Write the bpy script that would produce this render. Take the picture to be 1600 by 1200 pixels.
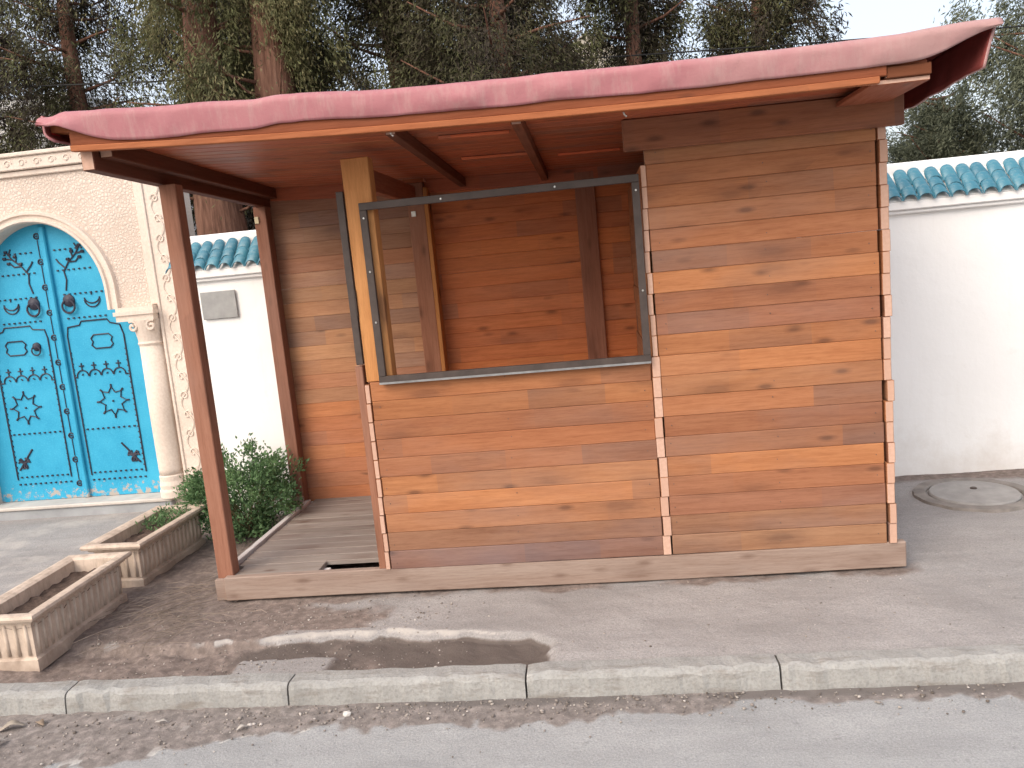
import bpy, bmesh, math, random
import numpy as np
from mathutils import Vector, Matrix, noise as mnoise

for o in list(bpy.data.objects):
    bpy.data.objects.remove(o)
random.seed(7)
rng = np.random.default_rng(11)
S = bpy.context.scene
COL = S.collection
rad = math.radians

# ------------------------------------------------------------------ camera
cam = bpy.data.cameras.new('camera')
cam_o = bpy.data.objects.new('camera', cam)
COL.objects.link(cam_o)
cam_o.location = (2.114, -3.98, 1.647)
cam_o.rotation_euler = (rad(81.692), rad(5.375), rad(5.795))
cam.sensor_width = 36.0
cam.lens = 1270.57 / 1600.0 * 36.0
cam.clip_start = 0.05
cam.clip_end = 2000
S.camera = cam_o

# ------------------------------------------------------------------ sky and sun (bright open shade, light from the street side, front left)
SUN_EL, SUN_AZ = 42.0, 215.0        # azimuth clockwise from +y
w = bpy.data.worlds.new('World')
S.world = w
w.use_nodes = True
nt = w.node_tree
bg = nt.nodes['Background']
sky = nt.nodes.new('ShaderNodeTexSky')
sky.sky_type = 'NISHITA'
sky.sun_disc = False
sky.sun_elevation = rad(SUN_EL)
sky.sun_rotation = rad(SUN_AZ)
sky.air_density = 1.0
sky.dust_density = 6.0
sky.ozone_density = 0.6
# thin bright overcast veil over the clear sky, even in every direction
veil = nt.nodes.new('ShaderNodeMix'); veil.data_type = 'RGBA'
veil.inputs[0].default_value = 0.4
veil.inputs[7].default_value = (5.6, 5.8, 6.1, 1)
nt.links.new(sky.outputs[0], veil.inputs[6])
nt.links.new(veil.outputs[2], bg.inputs[0])
bg.inputs[1].default_value = 0.15
sl = bpy.data.lights.new('sun', 'SUN')
sl.energy = 0.5
sl.angle = rad(60)
sl.color = (1.0, 0.97, 0.93)
so = bpy.data.objects.new('sun', sl)
COL.objects.link(so)
d = Vector((math.sin(rad(SUN_AZ)) * math.cos(rad(SUN_EL)), math.cos(rad(SUN_AZ)) * math.cos(rad(SUN_EL)), math.sin(rad(SUN_EL))))
so.rotation_euler = (-d).to_track_quat('-Z', 'Y').to_euler()
S.view_settings.view_transform = 'Standard'
S.view_settings.look = 'None'
S.view_settings.gamma = 1
S.view_settings.use_curve_mapping = False
S.view_settings.exposure = 0.92

# ------------------------------------------------------------------ node helpers
class NT:
    def __init__(s, name):
        s.m = bpy.data.materials.new(name)
        s.m.use_nodes = True
        s.t = s.m.node_tree
        s.b = s.t.nodes['Principled BSDF']
    def n(s, kind, **kw):
        nd = s.t.nodes.new('ShaderNode' + kind)
        for k, v in kw.items():
            if k.startswith('i_'):
                key = k[2:]
                key = int(key) if key.isdigit() else key.replace('_', ' ')
                nd.inputs[key].default_value = v
            else:
                setattr(nd, k, v)
        return nd
    def l(s, a, b):
        s.t.links.new(a, b)
    def mapping(s, src, scale=(1, 1, 1)):
        mp = s.n('Mapping')
        mp.inputs['Scale'].default_value = scale
        s.l(src, mp.inputs['Vector'])
        return mp.outputs[0]
    def noise(s, vec, scale, detail=4, rough=.55):
        nd = s.n('TexNoise')
        nd.inputs['Scale'].default_value = scale
        nd.inputs['Detail'].default_value = detail
        nd.inputs['Roughness'].default_value = rough
        if vec is not None:
            s.l(vec, nd.inputs['Vector'])
        return nd.outputs['Fac']
    def ramp(s, fac, stops):
        nd = s.n('ValToRGB')
        e = nd.color_ramp.elements
        while len(e) < len(stops):
            e.new(.5)
        for i, (p, c) in enumerate(stops):
            e[i].position = p
            e[i].color = (*c, 1) if not isinstance(c, (int, float)) else (c, c, c, 1)
        s.l(fac, nd.inputs[0])
        return nd.outputs[0]
    def mix(s, fac, a, b, mode='MIX'):
        nd = s.n('Mix', data_type='RGBA', blend_type=mode)
        for sock, v in ((nd.inputs[0], fac), (nd.inputs[6], a), (nd.inputs[7], b)):
            if hasattr(v, 'links'):
                s.l(v, sock)
            elif isinstance(v, (int, float)):
                sock.default_value = v
            else:
                sock.default_value = (*v, 1)
        return nd.outputs[2]
    def math(s, op, a, b=0.0):
        nd = s.n('Math', operation=op)
        for i, v in enumerate((a, b)):
            if hasattr(v, 'links'):
                s.l(v, nd.inputs[i])
            else:
                nd.inputs[i].default_value = v
        return nd.outputs[0]
    def bump(s, h, strength=.3, dist=.01):
        nd = s.n('Bump')
        nd.inputs['Strength'].default_value = strength
        nd.inputs['Distance'].default_value = dist
        s.l(h, nd.inputs['Height'])
        s.l(nd.outputs[0], s.b.inputs['Normal'])
    def base(s, c, rough=.7, spec=.3):
        if hasattr(c, 'links'):
            s.l(c, s.b.inputs['Base Color'])
        else:
            s.b.inputs['Base Color'].default_value = (*c, 1)
        if hasattr(rough, 'links'):
            s.l(rough, s.b.inputs['Roughness'])
        else:
            s.b.inputs['Roughness'].default_value = rough
        s.b.inputs['Specular IOR Level'].default_value = spec

def wood(name, axis, cols, seg=True, rough=.68, knots=.42, wear=.34, spec=.2):
    """board with grain along local axis; per-object tone, knots, stain lengths; object colour multiplies"""
    t = NT(name)
    tc = t.n('TexCoord')
    oi = t.n('ObjectInfo')
    off = t.n('VectorMath', operation='SCALE')
    cx = t.n('CombineXYZ')
    r1 = oi.outputs['Random']
    t.l(r1, cx.inputs[0])
    t.l(t.math('FRACT', t.math('MULTIPLY', r1, 7.31)), cx.inputs[1])
    t.l(t.math('FRACT', t.math('MULTIPLY', r1, 23.7)), cx.inputs[2])
    t.l(cx.outputs[0], off.inputs[0])
    off.inputs['Scale'].default_value = 37.0
    add = t.n('VectorMath', operation='ADD')
    t.l(tc.outputs['Object'], add.inputs[0])
    t.l(off.outputs[0], add.inputs[1])
    v = add.outputs[0]
    long, mid = .06, .35
    sc = [1, 1, 1]
    sc[axis] = long
    vg = t.mapping(v, tuple(sc))
    sc2 = [1, 1, 1]
    sc2[axis] = mid
    vk = t.mapping(v, tuple(sc2))
    grain = t.noise(vg, 85, 6, .65)
    band = t.noise(vg, 16, 3, .5)
    c = t.ramp(t.math('FRACT', t.math('MULTIPLY', r1, 3.77)), [(i / max(1, len(cols) - 1), k) for i, k in enumerate(cols)])
    if seg:
        sx = t.n('SeparateXYZ')
        t.l(v, sx.inputs[0])
        wn = t.n('TexWhiteNoise', noise_dimensions='1D')
        warp = t.noise(vk, 2.0, 2)
        t.l(t.math('FLOOR', t.math('ADD', t.math('MULTIPLY', sx.outputs[axis], 2.6), t.math('MULTIPLY', warp, .04))), wn.inputs['W'])
        tl = t.noise(vk, 3.1, 4, .6)
        c = t.mix(t.ramp(t.math('MULTIPLY', wn.outputs['Value'], t.math('ADD', tl, .45)), [(.45, 0.), (.75, .22), (1.05, .6)]), c, (.2, .125, .1))
        wn2 = t.n('TexWhiteNoise', noise_dimensions='1D')
        t.l(t.math('ADD', t.math('FLOOR', t.math('MULTIPLY', sx.outputs[axis], 1.3)), 71.3), wn2.inputs['W'])
        c = t.mix(t.ramp(wn2.outputs['Value'], [(.7, 0.), (1., .16)]), c, (.5, .235, .1))
        fig = t.noise(vk, 2.6, 6, .7)
        c = t.mix(t.ramp(fig, [(.28, .32), (.46, 0.)]), c, (.2, .085, .05))
        c = t.mix(t.ramp(fig, [(.55, 0.), (.75, .35)]), c, (.55, .27, .13))
    c = t.mix(t.ramp(band, [(.35, 0.), (.7, .3)]), c, (.62, .46, .38), 'MULTIPLY')
    c = t.mix(t.ramp(grain, [(.42, 0.), (.72, .38)]), c, (.45, .34, .28), 'MULTIPLY')
    fine = t.noise(vg, 320, 3, .6)
    c = t.mix(t.ramp(fine, [(.5, 0.), (.7, .28)]), c, (.5, .38, .32), 'MULTIPLY')
    # knots with a ring
    vo = t.n('TexVoronoi', feature='F1')
    vo.inputs['Scale'].default_value = 7.0
    t.l(vk, vo.inputs['Vector'])
    dist = t.math('ADD', vo.outputs['Distance'], t.math('MULTIPLY', t.math('SUBTRACT', t.noise(vk, 30, 3), .5), .14))
    has = t.math('GREATER_THAN', t.n('SeparateColor').outputs[0], .5)
    sepc = [n for n in t.t.nodes if n.bl_idname == 'ShaderNodeSeparateColor'][-1]
    t.l(vo.outputs['Color'], sepc.inputs[0])
    vo2 = t.n('TexVoronoi', feature='F1'); vo2.inputs['Scale'].default_value = 15.; t.l(vk, vo2.inputs['Vector'])
    sp2 = t.n('SeparateColor'); t.l(vo2.outputs['Color'], sp2.inputs[0])
    kn2 = t.math('MULTIPLY', t.ramp(vo2.outputs['Distance'], [(.1, 1.), (.17, .55), (.3, 0.)]), t.math('GREATER_THAN', sp2.outputs[1], .74))
    kn = t.math('MULTIPLY', t.ramp(dist, [(.13, 1.), (.2, .6), (.32, .25), (.5, 0.)]), has)
    c = t.mix(t.math('MULTIPLY', kn, knots), c, (.1, .045, .03))
    c = t.mix(t.math('MULTIPLY', kn2, min(1., knots * 1.5)), c, (.09, .04, .025))
    # greying blotches
    bl = t.noise(vk, 1.7, 5, .6)
    c = t.mix(t.ramp(bl, [(.5, 0.), (.75, wear)]), c, (.25, .2, .18))
    c = t.mix(1.0, c, oi.outputs['Color'], 'MULTIPLY')
    t.base(c, t.ramp(grain, [(.3, rough - .08), (.8, rough + .15)]), spec)
    t.bump(t.math('ADD', grain, t.math('MULTIPLY', kn, -.5)), .25, .003)
    return t.m

FRONT = [(.41, .175, .078), (.365, .152, .076), (.455, .2, .088), (.335, .145, .082), (.425, .182, .08), (.375, .155, .075), (.465, .21, .092)]
PORCH = [(.26, .115, .06), (.19, .085, .052), (.31, .145, .075), (.22, .11, .07), (.28, .12, .06)]
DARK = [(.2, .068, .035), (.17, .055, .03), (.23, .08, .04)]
M_front = wood('stained_pine_plank', 0, FRONT)
M_back = wood('stained_pine_back_plank', 0, FRONT, wear=.2)
M_side = wood('stained_pine_side_plank', 1, FRONT)
M_ceil = wood('stained_pine_ceiling', 0, [(.5, .14, .07), (.44, .125, .06), (.53, .165, .08)], wear=.1, rough=.4)
M_postz = wood('stained_post', 2, [(.29, .145, .095), (.26, .128, .085)], seg=False)
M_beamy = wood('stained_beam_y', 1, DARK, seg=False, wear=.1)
M_beamx = wood('stained_beam_x', 0, [(.38, .14, .06), (.33, .115, .05)], seg=False, wear=.1)
M_pine = wood('raw_pine', 2, [(.62, .3, .115), (.58, .27, .1)], seg=False, knots=.7, wear=.05)
M_floor = wood('weathered_floor', 0, [(.30, .26, .235), (.26, .225, .2), (.33, .29, .26)], seg=False, knots=.4, rough=.85, wear=.5, spec=.1)
M_floory = wood('weathered_floor_trim', 1, [(.29, .245, .22)], seg=False, knots=.4, rough=.85, wear=.5, spec=.1)
M_sill = wood('dusty_sill', 0, [(.35, .27, .225), (.33, .25, .205)], seg=False, knots=.3, rough=.85, wear=.55, spec=.1)
t = NT('plank_end_grain')
tc = t.n('TexCoord'); oi = t.n('ObjectInfo')
t.base(t.mix(t.noise(tc.outputs['Object'], 70, 5), t.mix(oi.outputs['Random'], (.55, .34, .25), (.68, .46, .36)), (.48, .29, .21)), .8, .15)
M_end = t.m

def plain(name, col, rough=.7, spec=.3, var=.25, scale=8, bump=0., metal=0., bscale=60):
    t = NT(name)
    tc = t.n('TexCoord')
    n1 = t.noise(tc.outputs['Object'], scale, 6, .6)
    dark = tuple(k * (1 - var) for k in col)
    lite = tuple(min(1, k * (1 + var * .5)) for k in col)
    t.base(t.ramp(n1, [(.3, dark), (.7, lite)]), rough, spec)
    t.b.inputs['Metallic'].default_value = metal
    if bump:
        t.bump(t.noise(tc.outputs['Object'], bscale, 5), bump, .01)
    return t.m

M_steel = plain('dark_painted_steel', (.07, .052, .045), .55, .35, .3, 14)
M_zinc = plain('zinc_screw', (.6, .6, .58), .35, .5, .1, 30, metal=.8)
M_brass = plain('yellowish_bracket', (.55, .46, .3), .5, .4, .2, 40)

# ------------------------------------------------------------------ object helpers
def link(name, me, parent=None, loc=None):
    o = bpy.data.objects.new(name, me)
    COL.objects.link(o)
    if parent is not None:
        o.parent = parent
    if loc is not None:
        o.location = loc
    return o

def thing(name, label, cat, loc=(0, 0, 0), group=None):
    o = bpy.data.objects.new(name, None)
    COL.objects.link(o)
    o.location = loc
    o.empty_display_size = .1
    tag(o, label, cat, group)
    return o

def tag(o, label=None, cat=None, group=None, kind=None):
    if label: o['label'] = label
    if cat: o['category'] = cat
    if group: o['group'] = group
    if kind: o['kind'] = kind
    return o

def mesh_np(name, V, F, mats, smooth=False):
    me = bpy.data.meshes.new(name)
    V = np.asarray(V, dtype=np.float32)
    if isinstance(F, np.ndarray):
        k = F.shape[1]
        me.vertices.add(len(V)); me.vertices.foreach_set('co', V.ravel())
        me.loops.add(F.size); me.loops.foreach_set('vertex_index', F.astype(np.int32).ravel())
        me.polygons.add(len(F))
        me.polygons.foreach_set('loop_start', np.arange(0, F.size, k, dtype=np.int32))
        me.update(calc_edges=True)
        me.validate()
    else:
        me.from_pydata([tuple(map(float, v)) for v in V], [], F)
    for m in (mats if isinstance(mats, (list, tuple)) else [mats]):
        me.materials.append(m)
    if smooth:
        me.polygons.foreach_set('use_smooth', np.ones(len(me.polygons), dtype=bool))
    return me

class MB:
    def __init__(s):
        s.V = []; s.F = []; s.MI = []
    def add(s, V, F, mi=0):
        o = len(s.V)
        s.V += [tuple(v) for v in V]
        s.F += [tuple(i + o for i in f) for f in F]
        s.MI += [mi] * len(F)
    def box(s, x0, x1, y0, y1, z0, z1, mi=0):
        s.add([(x, y, z) for z in (z0, z1) for y in (y0, y1) for x in (x0, x1)],
              [(0, 2, 3, 1), (4, 5, 7, 6), (0, 1, 5, 4), (2, 6, 7, 3), (0, 4, 6, 2), (1, 3, 7, 5)], mi)
    def tube(s, pts, r, n=6, mi=0, closed=False, cap=True):
        pts = [Vector(p) for p in pts]
        m = len(pts)
        V = []
        for i, p in enumerate(pts):
            a = pts[(i - 1) % m] if (closed or i > 0) else p
            b = pts[(i + 1) % m] if (closed or i < m - 1) else p
            tdir = (b - a)
            if tdir.length < 1e-9: tdir = Vector((0, 0, 1))
            tdir.normalize()
            ref = Vector((0, 1, 0)) if abs(tdir.y) < .9 else Vector((1, 0, 0))
            u = tdir.cross(ref).normalized(); w_ = tdir.cross(u)
            rr = r[i] if isinstance(r, (list, tuple)) else r
            V += [p + u * (math.cos(2 * math.pi * k / n) * rr) + w_ * (math.sin(2 * math.pi * k / n) * rr) for k in range(n)]
        F = []
        for i in range(m if closed else m - 1):
            j = (i + 1) % m
            F += [(i * n + k, i * n + (k + 1) % n, j * n + (k + 1) % n, j * n + k) for k in range(n)]
        if cap and not closed:
            F += [tuple(range(n))[::-1], tuple((m - 1) * n + k for k in range(n))]
        s.add(V, F, mi)
    def lathe(s, prof, c, n=20, mi=0):
        V = []
        for r, z in prof:
            V += [(c[0] + r * math.cos(2 * math.pi * k / n), c[1] + r * math.sin(2 * math.pi * k / n), c[2] + z) for k in range(n)]
        F = []
        for i in range(len(prof) - 1):
            F += [(i * n + k, i * n + (k + 1) % n, (i + 1) * n + (k + 1) % n, (i + 1) * n + k) for k in range(n)]
        F += [tuple(range(n))[::-1], tuple((len(prof) - 1) * n + k for k in range(n))]
        s.add(V, F, mi)
    def build(s, name, mats, parent=None, loc=None, smooth=False, bevel=0):
        me = bpy.data.meshes.new(name)
        me.from_pydata([tuple(map(float, v)) for v in s.V], [], s.F)
        for m in (mats if isinstance(mats, (list, tuple)) else [mats]):
            me.materials.append(m)
        me.polygons.foreach_set('material_index', s.MI)
        if smooth:
            me.polygons.foreach_set('use_smooth', np.ones(len(me.polygons), dtype=bool))
        bm = bmesh.new(); bm.from_mesh(me)
        bmesh.ops.recalc_face_normals(bm, faces=bm.faces)
        if bevel:
            bmesh.ops.bevel(bm, geom=list(bm.edges), offset=bevel, segments=1, affect='EDGES')
        bm.to_mesh(me); bm.free()
        return link(name, me, parent, loc)

def board(name, x0, x1, y0, y1, z0, z1, mat, parent, axis=0, ch=.003, end=True, tint=1.0, n=1, zf=None, jit=0.0, rot=0.0):
    """a bevelled board; end faces (along axis) get raw end grain; zf(x,y) bends it"""
    c = Vector(((x0 + x1) / 2, (y0 + y1) / 2, (z0 + z1) / 2))
    bm = bmesh.new()
    bmesh.ops.create_cube(bm, size=1)
    for v in bm.verts:
        v.co = Vector((v.co.x * (x1 - x0), v.co.y * (y1 - y0), v.co.z * (z1 - z0)))
    long = [e for e in bm.edges]
    bmesh.ops.bevel(bm, geom=long, offset=ch, segments=1, affect='EDGES')
    if n > 1:
        es = [e for e in bm.edges if abs((e.verts[0].co - e.verts[1].co)[axis]) > .3 * (x1 - x0, y1 - y0, z1 - z0)[axis]]
        bmesh.ops.subdivide_edges(bm, edges=es, cuts=n - 1, use_grid_fill=True)
    if zf:
        for v in bm.verts:
            v.co.z += zf(v.co.x + c.x, v.co.y + c.y)
    bm.normal_update()
    for f in bm.faces:
        if end and abs(f.normal[axis]) > .9:
            f.material_index = 1
    me = bpy.data.meshes.new(name)
    bm.to_mesh(me); bm.free()
    me.materials.append(mat)
    me.materials.append(M_end)
    o = link(name, me, parent, c + Vector((random.uniform(-jit, jit), random.uniform(-jit, jit), 0)))
    if rot:
        o.rotation_euler = (random.uniform(-rot, rot), 0, random.uniform(-rot, rot) * .3)
    if isinstance(tint, (int, float)):
        tint = (tint, tint, tint)
    o.color = (*tint, 1)
    return o

def fbm(x, y, z=0., o=4):
    return mnoise.fractal(Vector((x, y, z)), 1.0, 2.0, o)

# ================================================================== SETTING
def surf_mat(name, base_lo, base_hi, dirt, damp, fresh, bscale):
    t = NT(name)
    tc = t.n('TexCoord')
    P = tc.outputs['Object']
    at = t.n('Attribute', attribute_name='surf')
    sp = t.n('SeparateColor')
    t.l(at.outputs['Color'], sp.inputs[0])
    n1 = t.noise(P, 1.3, 8, .65)
    n2 = t.noise(P, 9, 6, .7)
    n3 = t.noise(P, 120, 3, .6)
    vm = t.mapping(P, (.35, 1.6, 1))
    streak = t.noise(vm, 4, 6, .65)
    c = t.ramp(n1, [(.3, base_lo), (.7, base_hi)])
    c = t.mix(t.ramp(streak, [(.45, 0.), (.7, .45)]), c, tuple(k * .72 for k in base_lo))
    c = t.mix(t.ramp(n3, [(.35, .45), (.6, 0.)]), c, tuple(k * .6 for k in base_lo))
    c = t.mix(t.ramp(t.noise(P, 260, 2, .5), [(.58, 0.), (.72, .4)]), c, tuple(min(1, k * 1.45) for k in base_hi))
    c = t.mix(t.ramp(t.noise(P, 26, 3, .5), [(.66, 0.), (.74, .35)]), c, tuple(k * .55 for k in base_lo))
    def soft(s_, lo, hi, amt=.55):
        v = t.math('ADD', s_, t.math('MULTIPLY', t.math('SUBTRACT', n2, .5), amt))
        return t.ramp(v, [(lo, 0.), (hi, 1.)])
    dcol = t.ramp(t.noise(P, 22, 6, .7), [(.3, tuple(k * .65 for k in dirt)), (.5, dirt), (.75, tuple(min(1, k * 1.7) for k in dirt))])
    c = t.mix(soft(sp.outputs[2], .4, .6), c, fresh)
    c = t.mix(soft(sp.outputs[0], .35, .65), c, dcol)
    c = t.mix(soft(sp.outputs[1], .4, .62, .35), c, damp)
    t.base(c, .9, .15)
    t.bump(t.math('ADD', t.noise(P, bscale, 6, .7), t.math('MULTIPLY', n2, 1.5)), .45, .012)
    return t.m

M_pave = surf_mat('worn_concrete_pavement', (.29, .27, .258), (.39, .368, .355), (.2, .16, .14), (.125, .102, .09), (.42, .385, .355), 70)
M_road = surf_mat('bleached_road_surface', (.33, .33, .328), (.41, .41, .405), (.22, .192, .176), (.165, .146, .135), (.5, .48, .45), 110)

def grid_sheet(name, xs, ys, zfun, cfun, mat):
    nx, ny = len(xs), len(ys)
    V = np.zeros((nx * ny, 3)); C = np.ones((nx * ny, 4), dtype=np.float32)
    k = 0
    for y in ys:
        for x in xs:
            V[k] = (x, y, zfun(x, y)); C[k, :3] = cfun(x, y); k += 1
    i, j = np.meshgrid(np.arange(nx - 1), np.arange(ny - 1))
    a = (j * nx + i).ravel()
    F = np.stack([a, a + 1, a + nx + 1, a + nx], 1)
    me = mesh_np(name, V, F, mat, True)
    ca = me.color_attributes.new('surf', 'FLOAT_COLOR', 'POINT')
    ca.data.foreach_set('color', C.ravel())
    return link(name, me)

def sstep(a, b, x):
    t_ = min(1, max(0, (x - a) / (b - a)))
    return t_ * t_ * (3 - 2 * t_)

TR = [(-.9, -.30), (-.42, -.47), (-.17, -.49), (.27, -.467), (.668, -.423), (1.05, -.439), (1.42, -.475), (1.69, -.514), (1.785, -.6), (1.80, -.80)]
def tr_edge(x):
    for (a, ya), (b, yb) in zip(TR, TR[1:]):
        if a <= x <= b:
            return ya + (yb - ya) * (x - a) / (b - a)
    return -9
def tr_e(x):
    return tr_edge(min(1.77, max(-.89, x))) + .035 * fbm(x * 4.5, 3.1) + .008 * fbm(x * 14, 7.7)
def trench(x, y):
    if x < -.9 or x > 1.95 or y > .2: return 0.
    right = 1.79 + .03 * fbm(y * 9, 2.2)
    return sstep(.022, -.022, y - tr_e(x)) * sstep(right + .035, right - .035, x)
def pave_z(x, y):
    z = .006 * fbm(x * 2.2, y * 2.2, 1.) + .003 * fbm(x * 9, y * 9, 2.)
    tr = trench(x, y) * sstep(-.95, -.4, x)
    if tr > 0:
        bedz = -.045 + .012 * fbm(x * 7, y * 7, 5)
        pt = sstep(.32, .37, x + .02 * fbm(y * 9, 1.)) * sstep(.84, .79, x + .02 * fbm(y * 8, 4.)) * sstep(-.585, -.625, y + .02 * fbm(x * 8, 3.))
        bedz += (-.024 - bedz) * pt
        z = z * (1 - tr) + bedz * tr
    z += .012 * sstep(.5, -.3, x) * fbm(x * 8, y * 8, 9.) * sstep(1.6, .9, abs(y))
    return min(z, .014) - .006 - .01 * sstep(-.70, -.8, y) * (1 - tr)
def pave_c(x, y):
    tr = trench(x, y)
    n = fbm(x * 2.5, y * 2.5, 4.)
    dirt = sstep(.95, .3, x + .35 * n + (.35 if y < -.38 else 0) - .3 * sstep(.0, -.3, y)) * sstep(-1.4, -.8, x + .2 * n)
    if y > .1 and x > -.5: dirt = max(dirt, .9 if x < .5 else 0)
    dirt = max(dirt, .75 * sstep(1.25, 1.55, y + .1 * n) if x > 3.3 else 0)
    if -.3 < x < 3.9:
        dirt = max(dirt, (.62 + .5 * n) * sstep(-.13, -.01, y + .03 * fbm(x * 7, 2.)) * sstep(3.72, 3.5, x + .08 * n))
    damp = 0.
    if tr > .01:
        dirt = max(dirt, .75 * tr)
        damp = (.25 + .75 * sstep(.0, .6, x)) * (.75 + .5 * n)
        pt = sstep(.3, .39, x) * sstep(.85, .77, x) * sstep(-.57, -.63, y)
        dirt, damp = dirt + (.3 - dirt) * pt, (damp + (.34 - damp) * pt) * tr
    fresh = 0.
    if -.6 < x < 1.8:
        dd = y - tr_e(x) - .012
        rim = math.exp(-(dd / (.018 + .012 * fbm(x * 3, 6.))) ** 2) * sstep(-.35, .1, fbm(x * 4.5, 1.) + .25) * sstep(1.85, 1.5, x) * (1 if x > .15 else .7 * sstep(.0, .25, fbm(x * 3.3, 9.)))
        fresh = .62 * rim
        dirt *= 1 - .8 * rim
        damp *= 1 - rim
    if x < -1.0: fresh = max(fresh, .42 + .3 * n)
    return dirt, damp, fresh
xs = np.concatenate([np.linspace(-9, -1.4, 40)[:-1], np.linspace(-1.4, 5.2, 480), np.linspace(5.2, 14, 40)[1:]])
ys = np.concatenate([np.linspace(-.79, .2, 110)[:-1], np.linspace(.2, 2.3, 80)])
tag(grid_sheet('pavement', xs, ys, pave_z, pave_c, M_pave), kind='structure')

def road_z(x, y):
    dn = sstep(-1.35, -.93, y + .06 * fbm(x * 4, 2.)) * sstep(3.5, .5, x)
    return -.1 + .004 * fbm(x * 5, y * 5, 3) + dn * (.006 + .008 * fbm(x * 14, y * 14, 8))
def road_c(x, y):
    wd = .14 + .27 * sstep(1.1, -.5, x) + .05 * sstep(2.4, 1.6, x) - .05 * sstep(2.2, 2.6, x) + .02 * sstep(2.7, 3.2, x)
    n = fbm(x * 4, y * 4, 6.)
    e = -.9 - wd
    dirt = sstep(-.05, .05, (y - e) + .07 * n + .03 * fbm(x * 15, y * 15, 3))
    damp = .62 * sstep(-.04, .04, y - (-.985 + .02 * n)) * sstep(.3, 1.4, x) * (0 if 2.1 < x < 2.45 else 1)
    fr = .7 if (fbm(x * 9, y * 9, 12) > .25 and dirt > .5 and x < 1) else 0
    return dirt * (1 - .5 * fr), damp, fr
xs = np.concatenate([np.linspace(-60, -2, 40)[:-1], np.linspace(-2, 5.2, 300), np.linspace(5.2, 60, 40)[1:]])
ys = np.concatenate([np.linspace(-9, -1.9, 20)[:-1], np.linspace(-1.9, -.86, 70)])
tag(grid_sheet('road', xs, ys, road_z, road_c, M_road), kind='structure')
me = mesh_np('ground', [(-500, -500, -.16), (500, -500, -.16), (500, 500, -.16), (-500, 500, -.16)], [(0, 1, 2, 3)], plain('dry_earth', (.2, .17, .13), .95, .1, .35, .6))
tag(link('ground', me), kind='structure')

# kerb of one-metre concrete stones
M_kerb = None
t = NT('worn_kerb_concrete')
tc = t.n('TexCoord'); oi = t.n('ObjectInfo'); P = tc.outputs['Object']
geo = t.n('NewGeometry')
vadd = t.n('VectorMath', operation='ADD'); cxx = t.n('CombineXYZ')
t.l(t.math('MULTIPLY', oi.outputs['Random'], 40), cxx.inputs[0]); t.l(P, vadd.inputs[0]); t.l(cxx.outputs[0], vadd.inputs[1])
P2 = vadd.outputs[0]
c = t.ramp(t.noise(P2, 5, 7, .65), [(.3, (.27, .265, .25)), (.7, (.4, .395, .375))])
c = t.mix(t.ramp(t.noise(t.mapping(P2, (.5, 2, 2)), 9, 6, .7), [(.52, 0.), (.68, .7)]), c, (.2, .17, .145))
c = t.mix(t.ramp(t.noise(P2, 90, 4, .6), [(.3, .4), (.55, 0.)]), c, (.17, .155, .14))
t.base(c, .88, .2)
t.bump(t.math('ADD', t.noise(P2, 55, 6, .7), t.noise(P2, 8, 4)), .5, .012)
M_kerb = t.m
kerb = thing('kerb', None, None, (0, -.85, 0)); kerb['kind'] = 'structure'
for i in range(-9, 11):
    x0 = -.32 + i * 1.01 + .004; x1 = x0 + 1.002
    nn = 40; prof = [(.055, -.14), (.055, -.012), (.045, .0), (-.035, .002), (-.05, -.006), (-.058, -.022), (-.068, -.14)]
    V = []; F = []
    for k in range(nn + 1):
        x = x0 + (x1 - x0) * k / nn
        edge = min(k, nn - k)
        for q, (yy, zz) in enumerate(prof):
            dn = .007 * fbm(x * 7, q * 1.3, 2.) + (.012 * fbm(x * 16, 3.) if q in (3, 4, 5) else 0)
            chip = -.012 * max(0, fbm(x * 5, 8.)) if q in (3, 4) else 0
            if edge == 0: chip -= .006
            V.append((x - (x0 + x1) / 2, yy + dn * .8, zz + (dn * .5 + chip if q not in (0, 6) else 0)))
    m = len(prof)
    for k in range(nn):
        for q in range(m - 1):
            a = k * m + q
            F.append((a, a + m, a + m + 1, a + 1))
    F.append(tuple(range(m))); F.append(tuple(nn * m + q for q in range(m))[::-1])
    link('kerb_stone', mesh_np('kerb_stone', V, F, M_kerb, False), kerb, ((x0 + x1) / 2, 0, .0))

# ------------------------------------------------------------------ white boundary wall with teal tiles
t = NT('white_lime_plaster')
tc = t.n('TexCoord'); P = tc.outputs['Object']
sx = t.n('SeparateXYZ'); t.l(P, sx.inputs[0])
c = t.ramp(t.noise(P, 1.2, 6, .6), [(.3, (.81, .805, .79)), (.7, (.86, .855, .845))])
low = t.math('SUBTRACT', .62, t.math('MULTIPLY', sx.outputs[2], .95))
dirtm = t.math('MULTIPLY', t.ramp(t.math('ADD', low, t.math('MULTIPLY', t.math('SUBTRACT', t.noise(P, 4, 7, .7), .5), 1.1)), [(.35, 0.), (.95, .55)]), 1.0)
c = t.mix(dirtm, c, (.5, .42, .34))
c = t.mix(t.ramp(t.noise(t.mapping(P, (6, 6, .5)), 3, 6, .7), [(.55, 0.), (.8, .14)]), c, (.6, .56, .5))
c = t.mix(t.ramp(t.noise(P, 2.3, 8, .75), [(.58, 0.), (.66, .22)]), c, (.66, .64, .6))
t.base(c, .9, .15)
t.bump(t.noise(P, 14, 6, .6), .25, .012)
M_plaster = t.m
t = NT('teal_glazed_tile')
tc = t.n('TexCoord'); oi = t.n('ObjectInfo'); P = tc.outputs['Object']
c = t.mix(oi.outputs['Random'], (.032, .15, .215), (.055, .21, .28))
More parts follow.
